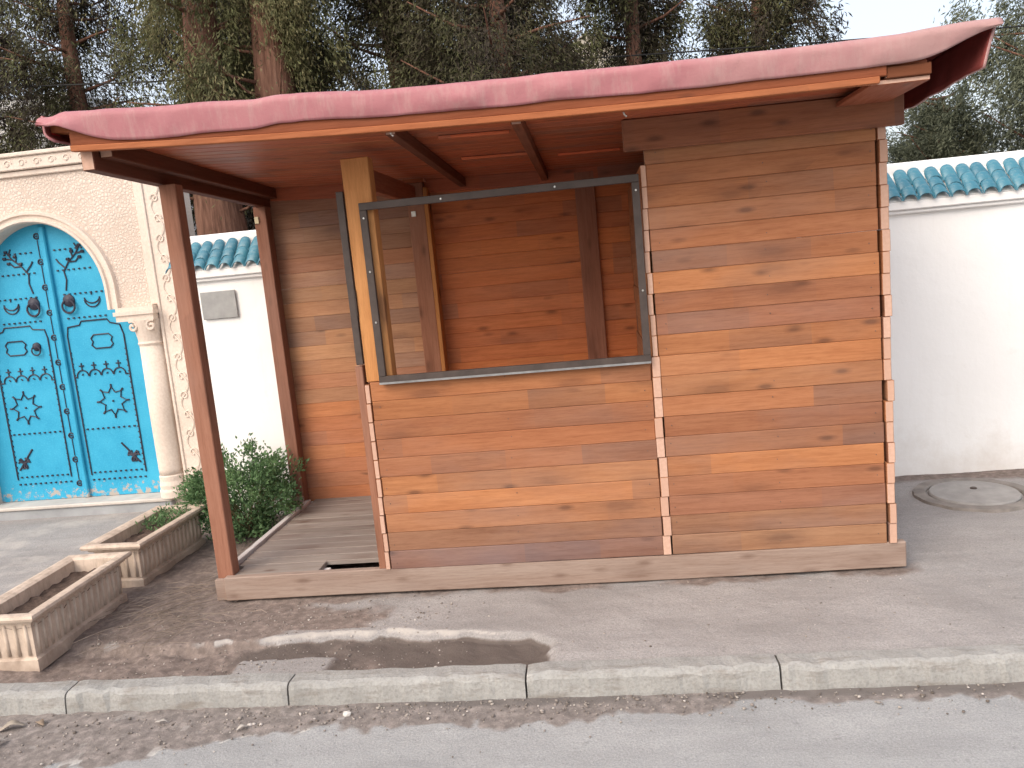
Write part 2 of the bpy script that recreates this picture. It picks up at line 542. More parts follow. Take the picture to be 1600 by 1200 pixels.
c = t.mix(t.ramp(t.noise(P, 30, 5, .7), [(.5, 0.), (.75, .5)]), c, (.3, .38, .38))
t.base(c, .32, .5)
M_tile = t.m
WY = 1.60
wall = thing('boundary_wall', 'long white plastered wall with teal tiled cap behind the wooden kiosk', 'wall', (0, WY, 0))
X0w, X1w = -.80, 12.0
mb = MB()
nx, nz = 90, 14
V = []; F = []
for k in range(nz + 1):
    for i in range(nx + 1):
        x = X0w + (X1w - X0w) * i / nx; z = -.15 + 1.89 * k / nz
        V.append((x, .008 * fbm(x * 1.7, z * 1.7, 3.), z))
for k in range(nz):
    for i in range(nx):
        a = k * (nx + 1) + i
        F.append((a, a + 1, a + nx + 2, a + nx + 1))
mb.add(V, F)
mb.box(X0w, X1w, .012, .34, -.15, 1.738)
mb.build('plaster_face', M_plaster, wall)
# moulding under the tiles
mb = MB()
mb.box(X0w - .01, X1w, -.03, .36, 1.735, 1.76)
mb.box(X0w - .02, X1w, -.05, .37, 1.76, 1.815)
mb.build('moulding', M_plaster, wall, bevel=.006)
mb = MB(); mb.box(X0w - .01, X1w, .15, .36, 1.816, 2.072); mb.build('coping', M_plaster, wall, bevel=.01)
def tile_mesh():
    V = []; F = []; n = 8
    for j, (yy, zz, rr) in enumerate(((0, 0, .048), (.08, .072, .041))):
        for th, off in ((0, 0), (1, .008)):
            for k in range(n + 1):
                a = math.pi * k / n
                V.append((math.cos(a) * (rr - off), yy, zz + math.sin(a) * (rr - off) * .85 + (.0 if not th else -.0)))
    m = n + 1
    for k in range(n):
        F.append((k, k + 1, 2 * m + k + 1, 2 * m + k))          # outer
        F.append((m + k, 3 * m + k, 3 * m + k + 1, m + k + 1))  # inner
        F.append((k, m + k, m + k + 1, k + 1))                  # front rim
    return mesh_np('roof_tile', V, F, M_tile, True)
TM = tile_mesh()
PITCH = .0975
tile_rest = []
ncol = int((X1w - X0w) / PITCH)
for i in range(-1, ncol):
    x = X0w + .05 + i * PITCH
    for cse in range(3):
        pos = (x + random.uniform(-.004, .004), -.075 + cse * .06, 1.815 + cse * .054)
        if x < .2 or 3.6 < x < 6.2:
            o = link('roof_tile', TM, wall, pos)
            o.rotation_euler = (random.uniform(-.04, .04), random.uniform(-.05, .05), random.uniform(-.04, .04))
        else:
            tile_rest.append(pos)
Vb = np.array([v.co[:] for v in TM.vertices]); Fb = np.array([p.vertices[:] for p in TM.polygons])
V = np.concatenate([Vb + np.array(p) for p in tile_rest]); F = np.concatenate([Fb + i * len(Vb) for i in range(len(tile_rest))])
tag(link('roof_tile_run', mesh_np('roof_tile_run', V, F, M_tile, True), wall), kind='stuff')
# tile bed (sloped mortar)
mb = MB()
mb.add([(X0w, -.05, 1.8155), (X1w, -.05, 1.8155), (X1w, .149, 1.995), (X0w, .149, 1.995), (X0w, .149, 1.8155), (X1w, .149, 1.8155)], [(0, 1, 2, 3), (0, 3, 4), (1, 5, 2), (0, 4, 5, 1), (3, 2, 5, 4)])
mb.build('tile_bed', M_plaster, wall)

M_plaque = plain('grey_stone_plaque', (.33, .33, .325), .6, .3, .2, 12)
mb = MB(); mb.box(-.13, .13, -.012, .0, -.097, .097)
o = mb.build('wall_plaque', M_plaque, None, (-.562, WY - .009, 1.564), bevel=.003)
tag(o, 'small blank grey stone plaque on the white wall beside the gateway', 'plaque')

# ------------------------------------------------------------------ carved stone gateway with blue double door
t = NT('carved_cream_stone')
tc = t.n('TexCoord'); P = tc.outputs['Object']
c = t.ramp(t.noise(P, 2.2, 7, .65), [(.3, (.63, .53, .45)), (.7, (.77, .67, .585))])
c = t.mix(t.ramp(t.noise(P, 60, 4, .6), [(.35, .3), (.6, 0.)]), c, (.5, .38, .3))
t.base(c, .85, .2)
t.bump(t.noise(P, 60, 5), .3, .008)
M_stone = t.m
t = NT('fine_carved_stone_field')
tc = t.n('TexCoord'); P = tc.outputs['Object']
c = t.ramp(t.noise(P, 2.2, 7, .65), [(.3, (.6, .5, .425)), (.7, (.73, .63, .55))])
vo = t.n('TexVoronoi', feature='DISTANCE_TO_EDGE'); vo.inputs['Scale'].default_value = 38; t.l(P, vo.inputs['Vector'])
c = t.mix(t.ramp(vo.outputs['Distance'], [(.02, .5), (.16, 0.)]), c, (.46, .35, .28))
t.base(c, .9, .15)
t.bump(vo.outputs['Distance'], .7, .016)
M_carved = t.m
t = NT('blue_door_paint')
tc = t.n('TexCoord'); P = tc.outputs['Object']; 
c = t.ramp(t.noise(P, 3.5, 6, .6), [(.3, (.02, .3, .5)), (.7, (.045, .39, .6))])
c = t.mix(t.ramp(t.noise(t.mapping(P, (9, 9, .8)), 4, 5, .7), [(.55, 0.), (.8, .25)]), c, (.012, .2, .4))
sx = t.n('SeparateXYZ'); t.l(P, sx.inputs[0])
chip = t.ramp(t.math('SUBTRACT', t.noise(P, 22, 5, .7), t.math('MULTIPLY', sx.outputs[2], 1.1)), [(.36, 0.), (.42, 1.)])
c = t.mix(t.ramp(t.noise(P, 95, 3, .7), [(.5, 0.), (.72, .4)]), c, (.1, .5, .68))
c = t.mix(t.ramp(t.noise(P, 40, 5, .7), [(.62, 0.), (.7, .6)]), c, (.008, .17, .34))
c = t.mix(chip, c, (.4, .36, .32))
t.base(c, .55, .3)
t.bump(t.noise(P, 130, 4), .2, .004)
M_blue = t.m
M_iron = plain('dark_nail_iron', (.035, .035, .055), .55, .4, .3, 30)
M_stepstone = plain('grey_marble_step', (.34, .35, .36), .55, .3, .2, 5)

FY = 1.97; XC = -2.185
gate = thing('stone_gateway', 'cream carved stone gateway with a blue studded horseshoe arch double door', 'gateway', (XC, FY, 0))
def arch_half(z):      # half width of the opening at height z
    if z <= 1.75: return .475
    return .475 * math.sqrt(max(0, 1 - ((z - 1.75) / .583) ** 2))
# facade panel with an arched hole, built as strips with depth
W2, ZT = 1.18, 2.82
A = [(.545 * math.cos(a), 1.75 + .562 * math.sin(a)) for a in np.linspace(0, math.pi, 41)]
mb = MB()
ring_in = [(.545, 1.60)] + A + [(-.545, 1.60)]
ring_out = [(x * 1.19 + 0, 1.75 + (z - 1.75) * 1.16) if z > 1.6 else (x * 1.19, z) for x, z in ring_in]
n = len(ring_in)
# moulded arch band
V = []
for (xi, zi), (xo, zo) in zip(ring_in, ring_out):
    for f_, y_ in ((0, .16), (0, -.012), (.12, -.03), (.3, -.03), (.38, -.012), (.62, -.012), (.7, -.03), (.92, -.03), (1, -.0), (1, .02)):
        V.append((xi + (xo - xi) * f_, y_, zi + (zo - zi) * f_))
m = 10
F = [(i * m + q, i * m + q + 1, (i + 1) * m + q + 1, (i + 1) * m + q) for i in range(n - 1) for q in range(m - 1)]
mb.add(V, F)
mb.build('arch_moulding', M_stone, gate)
# carved spandrel field outside the arch
mb = MB()
xl, xr_, zb, zt = -.905, .905, 1.60, 2.66
def outer_pt(k):
    x, z = ring_out[k]
    dx, dz = x, z - 1.75
    s_ = 9
    if dx > 1e-6: s_ = min(s_, (xr_) / dx)
    if dx < -1e-6: s_ = min(s_, xl / dx)
    if dz > 1e-6: s_ = min(s_, (zt - 1.75) / dz)
    if dz < -1e-6: s_ = min(s_, (zb - 1.75) / dz) if abs(dx) < .1 else s_
    return (dx * s_, max(zb, 1.75 + dz * s_))
V = []
for k in range(n):
    x, z = ring_out[k]
    ox, oz = outer_pt(k) if z > 1.6 else ((xr_ if x > 0 else xl), zb)
    V += [(x, 0, z), (ox, 0, oz)]
F = [(2 * k, 2 * k + 1, 2 * k + 3, 2 * k + 2) for k in range(n - 1)]
for k in range(n - 1):
    (ax, _, az), (bx, _, bz) = V[2 * k + 1], V[2 * k + 3]
    if abs(ax - bx) > 1e-6 and abs(az - bz) > 1e-6:
        V.append((xr_ if max(ax, bx) > 0 else xl, 0, zt)); F.append((2 * k + 1, len(V) - 1, 2 * k + 3))
mb.add(V, F)
mb.build('carved_field', M_carved, gate)
mb = MB(); mb.box(-W2, W2, .004, .3, 2.34, ZT - .003); mb.box(-W2, -.78, .004, .3, -.1, 2.34); mb.box(.78, W2, .004, .3, -.1, 2.34)
# reveal (jambs) between the columns and the door
mb.box(-.7805, -.74, .05, .3, -.1, 2.335); mb.box(.74, .7805, .05, .3, -.1, 2.335)
mb.build('masonry_core', M_stone, gate)
# frame mouldings around the field
for nm, b in (('border_moulding', (-.965, -.905, -.02, .003, 1.61, 2.659)), ('border_moulding', (.905, .965, -.02, .003, 1.61, 2.659)), ('border_moulding', (-.965, .965, -.024, .003, 2.66, 2.70))):
    mb = MB(); mb.box(*b); mb.build(nm, M_stone, gate, bevel=.006)
mb = MB(); mb.box(-W2 - .02, W2 + .02, -.05, .003, 2.705, 2.80); mb.box(-W2 - .04, W2 + .04, -.07, .3, 2.80, 2.83)
fr = mb.build('frieze', M_stone, gate, bevel=.006)
mb = MB()
for i in range(19):
    cx_ = -W2 + .06 + i * .12
    mb.tube([(cx_ + .035 * math.cos(a) * (1 - a / 9), -.05, 2.752 + .03 * math.sin(a) * (1 - a / 9)) for a in np.linspace(0, 7, 18)], .007, 5)
mb.build('scroll_carving', M_stone, fr)
for sgn in (1, -1):
    mb = MB()
    a, b = sorted((sgn * .968, sgn * (W2 - .003)))
    mb.box(a, b, -.03, .003, 0.0, 2.705)
    a1, b1 = sorted((sgn * .968, sgn * .99)); mb.box(a1, b1, -.042, -.03, .12, 2.70)
    a1, b1 = sorted((sgn * (W2 - .03), sgn * (W2 - .003))); mb.box(a1, b1, -.042, -.03, .12, 2.70)
    pl = mb.build('pilaster', M_stone, gate, bevel=.004)
    mb = MB()
    cxp = sgn * 1.07
    zz = np.linspace(.22, 2.62, 150)
    mb.tube([(cxp + .038 * math.sin(z * 2 * math.pi / .3), -.031, z) for z in zz], .008, 5)
    for k in range(16):
        z0 = .29 + k * .15
        s2 = 1 if k % 2 else -1
        mb.tube([(cxp + s2 * (.0 + .034 * (1 - a / 8) * math.cos(a)) , -.033, z0 + .04 * (1 - a / 8) * math.sin(a)) for a in np.linspace(0, 6.5, 16)], .0065, 5)
    mb.build('vine_carving', M_stone, pl)
    # column with capital and base
    cxc = sgn * .853; cy_ = .0
    mb = MB()
    mb.lathe([(.094, 0), (.095, .05), (.096, .5), (.09, 1.02)], (cxc, cy_, .28), 24)
    colm = mb.build('column', M_stone, gate, smooth=True)
    mb = MB(); mb.lathe([(.108, .0), (.11, .05), (.102, .07), (.106, .1), (.098, .13), (.1, .17), (.094, .18)], (cxc, cy_, .10), 24)
    mb.build('column_base', M_stone, colm)
    mb = MB()
    mb.lathe([(.09, 0), (.1, .02), (.092, .035), (.095, .06), (.115, .17), (.12, .2)], (cxc, cy_, 1.30), 24)
    x0_, x1_ = sorted((sgn * .66, sgn * .96))
    mb.box(x0_, x1_, -.11, .1, 1.50, 1.545)
    mb.box(x0_ - .012, x1_ + .012, -.122, .1, 1.545, 1.575)
    mb.box(x0_, x1_, -.10, .1, 1.575, 1.605)
    for q in (-1, 1):
        mb.tube([(cxc + q * (.075 + .045 * (1 - a / 9) * math.cos(a + 1)), -.10, 1.455 + .045 * (1 - a / 9) * math.sin(a + 1)) for a in np.linspace(0, 8, 22)], .012, 6)
    mb.build('capital', M_stone, colm, bevel=0)
# step
mb = MB(); mb.box(-1.02, .84, -.055, .25, -.05, .068); st = mb.build('step', M_stepstone, gate, bevel=.008)
mb = MB(); mb.box(-1.03, .85, -.075, .13, .068, .098); mb.build('step_nosing', plain('pale_step_edge', (.55, .5, .45), .6, .3, .2, 6), st, bevel=.008)
# door leaves: y = FY + .11
DY = .125
def leaf(sgn):
    P_ = [(sgn * .002, .10), (sgn * .74, .10), (sgn * .74, 1.75)]
    for a in np.linspace(0, math.pi / 2, 16)[1:]:
        P_.append((sgn * max(.002, .74 * math.cos(a)), 1.75 + .6 * math.sin(a)))
    bm = bmesh.new()
    f = bm.faces.new([bm.verts.new((x, DY, z)) for x, z in P_])
    r = bmesh.ops.extrude_face_region(bm, geom=[f])
    for v in r['geom']:
        if isinstance(v, bmesh.types.BMVert): v.co.y += .06
    bmesh.ops.recalc_face_normals(bm, faces=bm.faces)
    me = bpy.data.meshes.new('door_leaf'); bm.to_mesh(me); bm.free(); me.materials.append(M_blue)
    lf = link('door_leaf', me, gate)
    y = DY - .004
    r = .0055
    def orn(name, polys, rr=r, closed=False):
        mb = MB()
        for p in polys:
            mb.tube([(sgn * x, y, z) for x, z in p], rr, 5, closed=closed)
        return mb.build(name, M_iron, lf)
    # rows of nails
    mb = MB()
    for z, u0, u1 in ((2.1, .1, .36), (1.94, .1, .4), (1.75, .12, .44), (1.56, .12, .46), (.66, .12, .54), (.30, .12, .56), (.24, .1, .56)):
        for u in np.arange(u0, u1, .045):
            mb.box(sgn * u - .007, sgn * u + .007, y - .006, y + .006, z - .006, z + .006)
    for z in np.arange(.34, 1.3, .045):
        for u in (.09, .555):
            mb.box(sgn * u - .005, sgn * u + .005, y - .005, y + .005, z - .006, z + .006)
    o = mb.build('nail_row', M_iron, lf); o['kind'] = 'stuff'
    orn('panel_moulding', [[(.09, .28), (.085, 1.42), (.10, 1.49), (.2, 1.50), (.22, 1.53), (.44, 1.53), (.46, 1.50), (.54, 1.48), (.56, 1.40), (.562, .28)]], .006)
    c2 = (.37, 1.36)
    orn('cartouche', [[(c2[0] + a * .09, c2[1] + b * .055) for a, b in ((-.7, -1), (.7, -1), (1, -.5), (.85, 0), (1, .5), (.7, 1), (-.7, 1), (-1, .5), (-.85, 0), (-1, -.5))]], .006, True)
    arcs = []
    for k in range(4):
        ca = .16 + k * .105
        arcs.append([(ca + .05 * math.cos(a), 1.09 + .05 * math.sin(a)) for a in np.linspace(math.pi, 0, 9)])
        arcs.append([(ca, 1.14), (ca, 1.20)]); arcs.append([(ca - .02, 1.175), (ca + .02, 1.175)])
        arcs.append([(ca - .006, 1.10), (ca + .006, 1.11)])
    arcs.append([(.09, 1.085), (.115, 1.085)]); arcs.append([(.52, 1.085), (.56, 1.085)])
    orn('scallop_ornament', arcs)
    sc_ = (.38, .875)
    pts = []
    for k in range(16):
        rr_ = .115 if k % 2 == 0 else .075
        pts.append((sc_[0] + rr_ * math.cos(math.pi * k / 8 + math.pi / 2), sc_[1] + rr_ * math.sin(math.pi * k / 8 + math.pi / 2)))
    orn('star_ornament', [pts], .0065, True)
    orn('star_tips', [[(sc_[0] + q * math.cos(math.pi * k / 4 + math.pi / 2), sc_[1] + q * math.sin(math.pi * k / 4 + math.pi / 2)) for q in (.115, .138)] for k in range(8)] + [[(sc_[0] - .006, sc_[1]), (sc_[0] + .006, sc_[1])]], .008)['kind'] = 'stuff'
    cc = (.345, 1.70)
    orn('crescent_ornament', [[(cc[0] + .065 * math.cos(a), cc[1] + .065 * math.sin(a)) for a in np.linspace(math.pi * 1.02, math.pi * 1.98, 14)], [(cc[0] + .065 * math.cos(a), cc[1] + .02 + .055 * math.sin(a)) for a in np.linspace(math.pi * 1.05, math.pi * 1.95, 14)], [(cc[0], cc[1] + .03), (cc[0], cc[1] + .05)]], .0055)
    br = [[(.14, 1.78), (.16, 1.86), (.15, 1.93), (.2, 2.0), (.27, 2.06), (.31, 2.12)], [(.17, 1.95), (.12, 2.0), (.1, 2.03)], [(.2, 2.0), (.26, 2.0), (.29, 2.03)], [(.24, 2.04), (.23, 2.08)], [(.27, 2.06), (.33, 2.07)], [(.29, 2.1), (.27, 2.14)]]
    orn('branch_ornament', br, .0065)
    for a, b in ((.31, 2.12), (.3, 2.03), (.24, 2.08), (.33, 2.07), (.2, 2.02)): orn('iron_flower', [[(a - .012, b), (a + .012, b)]], .013)
    fl = (.48, .40)
    orn('corner_flower', [[(fl[0] + .05 * math.cos(a) * math.cos(2.5 * a), fl[1] + .05 * math.sin(a) * math.cos(2.5 * a) + .02) for a in np.linspace(0, 6.28, 40)], [(fl[0] - .09, fl[1] + .13), (fl[0] - .04, fl[1] + .07), (fl[0], fl[1] + .02), (fl[0] + .05, fl[1] - .04)], [(fl[0] - .05, fl[1] + .03), (fl[0] - .01, fl[1] + .06)], [(fl[0] + .03, fl[1] + .06), (fl[0], fl[1])]], .0075)
    # knocker
    def knocker(u, z, s_):
        mb = MB()
        prof = [(.05 * s_, 0), (.048 * s_, .012), (.03 * s_, .022), (.012 * s_, .03)]
        V = []; nn = 18
        for rr_, h in prof:
            V += [(sgn * u + rr_ * math.cos(6.2832 * k / nn), DY - h, z + rr_ * math.sin(6.2832 * k / nn)) for k in range(nn)]
        F = [(i * nn + k, i * nn + (k + 1) % nn, (i + 1) * nn + (k + 1) % nn, (i + 1) * nn + k) for i in range(3) for k in range(nn)] + [tuple(3 * nn + k for k in range(nn))]
        mb.add(V, F)
        mb.tube([(sgn * u + .052 * s_ * math.cos(a), DY - .022, z - .045 * s_ + .052 * s_ * math.sin(a)) for a in np.linspace(0, 6.2832, 21)[:-1]], .009 * s_, 6, closed=True)
        mb.build('door_knocker', M_iron, lf)
    knocker(.15, 1.70, 1.0)
    if sgn < 0: knocker(.19, 1.36, .7)
for sgn in (1, -1): leaf(sgn)
mb = MB(); mb.box(.004, .052, DY - .03, DY + .01, .10, 2.29); stile = mb.build('meeting_stile', M_blue, gate, bevel=.008)
mb = MB()
for k in range(11):
    z = .22 + k * .2
    mb.tube([(-.03 + .021 * math.cos(a), DY - .004, z + .021 * math.sin(a)) for a in np.linspace(0, 6.2832, 15)[:-1]], .006, 5, closed=True)
    mb.box(-.037, -.023, DY - .008, DY + .004, z - .006, z + .006)
    if k < 10: mb.tube([(-.03, DY - .003, z + .03), (-.03, DY - .003, z + .17)], .004, 5)
mb.build('rosette_strip', M_iron, stile)
mb = MB(); mb.box(-.775, .775, .19, .22, -.05, 2.42); mb.build('door_backing', plain('dark_void', (.03, .03, .03)), gate)

# ================================================================== KIOSK
kiosk = thing('wooden_kiosk', 'orange-brown plank kiosk with an open porch, serving window and faded red roof cover', 'kiosk')
Z0 = .134
PP = .101
D = 1.475
def sag(x, y=0):
    x = min(x, 3.3)
    return -.06 * x + .0095 * x * x
NROW = 20
DUST = [(.82, 1.06, 1.4), (.88, 1.06, 1.3), (.94, 1.03, 1.15)]
def dust(i):
    return DUST[i] if i < 3 else (1, 1, 1)
# base
board('sill_beam', 0, 3.512, 0, .045, 0.004, Z0, M_sill, kiosk, 0, .005, n=10, zf=lambda x, y: .004 * math.sin(x * 2.1))
board('sill_beam', .06, 3.50, 1.46, 1.505, 0.004, Z0 - .02, M_sill, kiosk, 0, .004)
board('sill_beam', 3.455, 3.50, .047, 1.458, 0.004, Z0 - .002, M_floory, kiosk, 1, .004)
board('sill_beam', -.03, .012, .12, 1.40, 0.004, Z0 - .03, M_floory, kiosk, 1, .004)
# porch floor
random.seed(3)
yy = .052
k = 0
while yy < 1.44:
    wdt = .098
    if k == 0:
        wdt = .145
        board('floor_plank', .035, .51, yy + .006, yy + wdt, Z0 - .035, Z0 - .006, M_floor, kiosk, 0, .003, rot=.004, end=False)
    else:
        board('floor_plank', -.005, .93, yy, yy + wdt - .003, Z0 - .032 + random.uniform(-.003, .003), Z0 - .003 + random.uniform(-.002, .003), M_floor, kiosk, 0, .003, rot=.004)
    yy += wdt + .002; k += 1
board('floor_trim', -.045, -.008, .115, 1.40, Z0 - .02, Z0 + .018, M_floory, kiosk, 1, .003)
board('floor_batten', .50, .545, .05, .16, Z0 - .05, Z0 - .03, M_floory, kiosk, 1, .003, end=False)
# interior floor
for k in range(14):
    board('floor_plank', .94, 3.45, .06 + k * .1, .157 + k * .1, Z0 - .035, Z0 - .005, M_floor, kiosk, 0, .003)
# posts
PT = (.9, .86, .86)
board('post', -.053, .035, .047, .13, 0.0, 2.215, M_postz, kiosk, 2, .004, tint=(1.15, 1.1, 1.1))
board('post_foot', -.062, -.004, .02, .0465, 0.0, .12, M_sill, kiosk, 0, .004)
board('post', -.125, -.04, 1.36, 1.455, .02, 2.19, M_postz, kiosk, 2, .004, tint=(1.0, .95, .95))
mb = MB(); mb.box(-.12, -.092, 1.352, 1.359, 2.08, 2.125); mb.build('bracket', M_brass, kiosk, bevel=.001)
board('post_foot', -.127, -.038, 1.345, 1.36, .134, .19, M_sill, kiosk, 2, .003)
# left roof beam running front to back, doubled by an inner ledger
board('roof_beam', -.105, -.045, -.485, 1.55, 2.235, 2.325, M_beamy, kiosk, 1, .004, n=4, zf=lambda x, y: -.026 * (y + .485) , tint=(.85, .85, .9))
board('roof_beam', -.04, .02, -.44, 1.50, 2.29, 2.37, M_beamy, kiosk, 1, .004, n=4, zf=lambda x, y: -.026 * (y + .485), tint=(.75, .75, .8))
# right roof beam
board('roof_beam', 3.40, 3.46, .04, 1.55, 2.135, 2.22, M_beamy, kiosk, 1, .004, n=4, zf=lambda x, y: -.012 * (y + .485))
# back wall; raised tints put light under the roof into the plank colour
random.seed(5)
for i in range(NROW + 1):
    z0 = Z0 - .02 + i * PP
    tn = (1, 1, 1)
    o = board('wall_plank', -.115 + random.uniform(-.004, .004), 1.0, D, D + .03, z0, z0 + PP - .0006, M_back, kiosk, 0, .0028, jit=.001,
              tint=random.choice([(1.2, 1.45, 1.7), (1.05, 1.3, 1.6), (1.35, 1.65, 1.9), (1.0, 1.28, 1.65), (1.3, 1.45, 1.6)]) if i > 6 else (1.35, 1.3, 1.3))
    board('wall_plank', 1.003, 3.40, D, D + .03, z0, z0 + PP - .0006, M_back, kiosk, 0, .0028, jit=.001, tint=random.choice([(1.6, 1.2, .92), (1.45, 1.08, .85), (1.7, 1.28, .98)]))
board('wall_plate', -.03, 3.40, D - .035, D + .025, 2.225, 2.318, M_ceil, kiosk, 0, .004, n=8, zf=sag)
# right end wall: planks running front to back, raw ends showing at the front corner
random.seed(9)
for i in range(NROW):
    z0 = Z0 + i * PP
    dx = random.uniform(-.005, .006)
    wdx = random.uniform(-.004, .008)
    board('wall_plank', 3.432 + dx + wdx * .5, 3.468 + dx, -.004 + random.uniform(-.004, .003), D - .002, z0 + .0004, z0 + PP - .0004, M_side, kiosk, 1, .002, tint=dust(i))
# partition whose raw plank ends show beside the serving window
for i in range(NROW - 1):
    z0 = Z0 + i * PP
    dx = random.uniform(-.005, .005)
    if z0 > 1.12:
        board('wall_plank', 2.352 + dx, 2.378 + dx, -.002 + random.uniform(-.003, .003), D - .005, z0 + .0004, z0 + PP - .0004, M_side, kiosk, 1, .0018)
    else:
        board('wall_plank', 2.345 + dx, 2.385 + dx, -.003 + random.uniform(-.004, .003), D - .002, z0 + .0004, z0 + PP - .0004, M_side, kiosk, 1, .0018, tint=dust(i))
# left return of the counter: short planks with raw ends
for i in range(10):
    z0 = Z0 + i * PP * .975
    dx = random.uniform(-.004, .004)
    board('wall_plank', .903 + dx, .927 + dx, -.003 + random.uniform(-.004, .003), .10, z0 + .001, z0 + PP * .975 - .0012, M_side, kiosk, 1, .002, tint=dust(i))
board('post', .862, .9, .012, .09, Z0 - .004, 1.215, M_postz, kiosk, 2, .003, tint=(1.15, 1.1, 1.05))
# counter front planks
random.seed(21)
TI = [(1, 1, 1), (.92, .9, .9), (1.08, 1.06, 1.0), (.84, .84, .88), (1.0, .97, .95), (1.12, 1.1, 1.05), (.9, .88, .86)]
npl = 10
hz = (1.128 - Z0) / npl
for i in range(npl):
    z0 = Z0 + i * hz
    a = random.choice(TI)
    tn = tuple(p * q for p, q in zip(a, dust(i)))
    board('wall_plank', .931 + random.uniform(-.002, .002), 2.342 + random.uniform(-.003, .002), .0 + random.uniform(-.0015, .0015), .036, z0 + .0003, z0 + hz - .0003, M_front, kiosk, 0, .003, tint=tn)
# right panel planks
for i in range(NROW):
    z0 = Z0 + i * PP
    a = random.choice(TI)
    tn = tuple(p * q for p, q in zip(a, dust(i)))
    xa = 2.386 if z0 < 1.12 else 2.381
    board('wall_plank', xa + random.uniform(-.002, .003), 3.426 + random.uniform(-.008, .0), .0 + random.uniform(-.002, .002), .036, z0 + .0003, z0 + PP - .0003, M_front, kiosk, 0, .003, tint=tn)
mb = MB()
for (xs_, zmax) in (((.965, 1.62, 2.30), 1.12), ((2.42, 2.92, 3.39), 2.12)):
    z = Z0 + .05
    while z < zmax:
        for x in xs_:
            if random.random() < .75:
                cx_, cz_ = x + random.uniform(-.012, .012), z + random.uniform(-.02, .02)
                mb.add([(cx_ + .0028 * math.cos(6.2832 * k / 6), -.0026, cz_ + .0028 * math.sin(6.2832 * k / 6)) for k in range(6)] + [(cx_ + .0028 * math.cos(6.2832 * k / 6), .002, cz_ + .0028 * math.sin(6.2832 * k / 6)) for k in range(6)],
                       [(0, 1, 2, 3, 4, 5)] + [(k, (k + 1) % 6, 6 + (k + 1) % 6, 6 + k) for k in range(6)])
        z += PP
o = mb.build('nail_heads', plain('rusty_nail', (.14, .09, .07), .6, .4, .4, 60), kiosk); o['kind'] = 'stuff'
# header over the right panel
board('header_board', 2.285, 3.535, -.043, -.006, 2.118, 2.262, M_front, kiosk, 0, .004, n=6, zf=lambda x, y: -.01 * (x - 2.285), tint=(.9, .85, .86))
# raw pine stud and the side header
board('stud', .915, 1.052, .012, .105, 1.13, 2.236, M_pine, kiosk, 2, .003)
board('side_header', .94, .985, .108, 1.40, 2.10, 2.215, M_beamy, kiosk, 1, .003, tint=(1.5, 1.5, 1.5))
board('stud', .925, 1.035, 1.36, 1.472, Z0, 2.235, M_postz, kiosk, 2, .003, tint=(1.35, 1.2, 1.05))
board('stud', 1.036, 1.062, 1.355, 1.468, Z0, 2.20, M_pine, kiosk, 2, .002, tint=(.85, .75, .62))  # paler strip painting the lit edge of the rear stud
board('stud_cap', .91, 1.045, 1.352, 1.472, 2.2355, 2.27, M_beamx, kiosk, 0, .003, tint=(.9, .7, .6))
board('stud', 2.017, 2.145, 1.438, 1.474, Z0, 2.2, M_postz, kiosk, 2, .003, tint=(1.15, 1.0, .95))
mb = MB(); mb.box(.945, .975, 1.351, 1.359, 2.02, 2.055); mb.build('bracket', M_zinc, kiosk, bevel=.001)
# steel serving-window frame, mitred angle bars
mb = MB()
fx0, fx1, fz0, fz1 = .992, 2.345, 1.122, 2.014
tk = .036
for (a, b, c_, e) in ((fx0, fx1, fz1 - tk, fz1), (fx0, fx1, fz0, fz0 + tk)):
    mb.box(a, b, -.034, -.006, c_, e)
mb.box(fx0, fx0 + tk, -.033, -.0065, fz0 + tk + .0005, fz1 - tk - .0005)
mb.box(fx1 - tk, fx1, -.033, -.0065, fz0 + tk + .0005, fz1 - tk - .0005)
frm = mb.build('window_frame', M_steel, kiosk, bevel=.002)
mb = MB(); mb.box(fx0 + .002, fx1 - .002, -.04, -.0345, fz0 - .004, fz0 + .006); mb.build('frame_lip', plain('worn_steel_edge', (.3, .3, .3), .45, .5, .3, 20, metal=.5), frm)
for (x, z) in ((fx0 + .02, 1.94), (fx0 + .02, 1.68), (fx0 + .02, 1.43), (fx1 - .018, 1.94), (fx1 - .018, 1.47), (1.95, fz1 - .02), (1.4, fz1 - .02)):
    mb = MB()
    mb.add([(.006 * math.cos(6.2832 * k / 8), 0, .006 * math.sin(6.2832 * k / 8)) for k in range(8)] + [(.004 * math.cos(6.2832 * k / 8), -.004, .004 * math.sin(6.2832 * k / 8)) for k in range(8)],
           [(k, (k + 1) % 8, 8 + (k + 1) % 8, 8 + k) for k in range(8)] + [tuple(8 + k for k in range(8))])
    mb.build('screw', M_zinc, frm, (x, -.0345, z))
# steel door jamb at the porch side
mb = MB(); mb.box(.874, .909, .004, .034, 1.222, 2.082); mb.box(.9092, .914, .0, .03, 1.47, 1.60)
mb.build('door_jamb', M_steel, kiosk, bevel=.002)
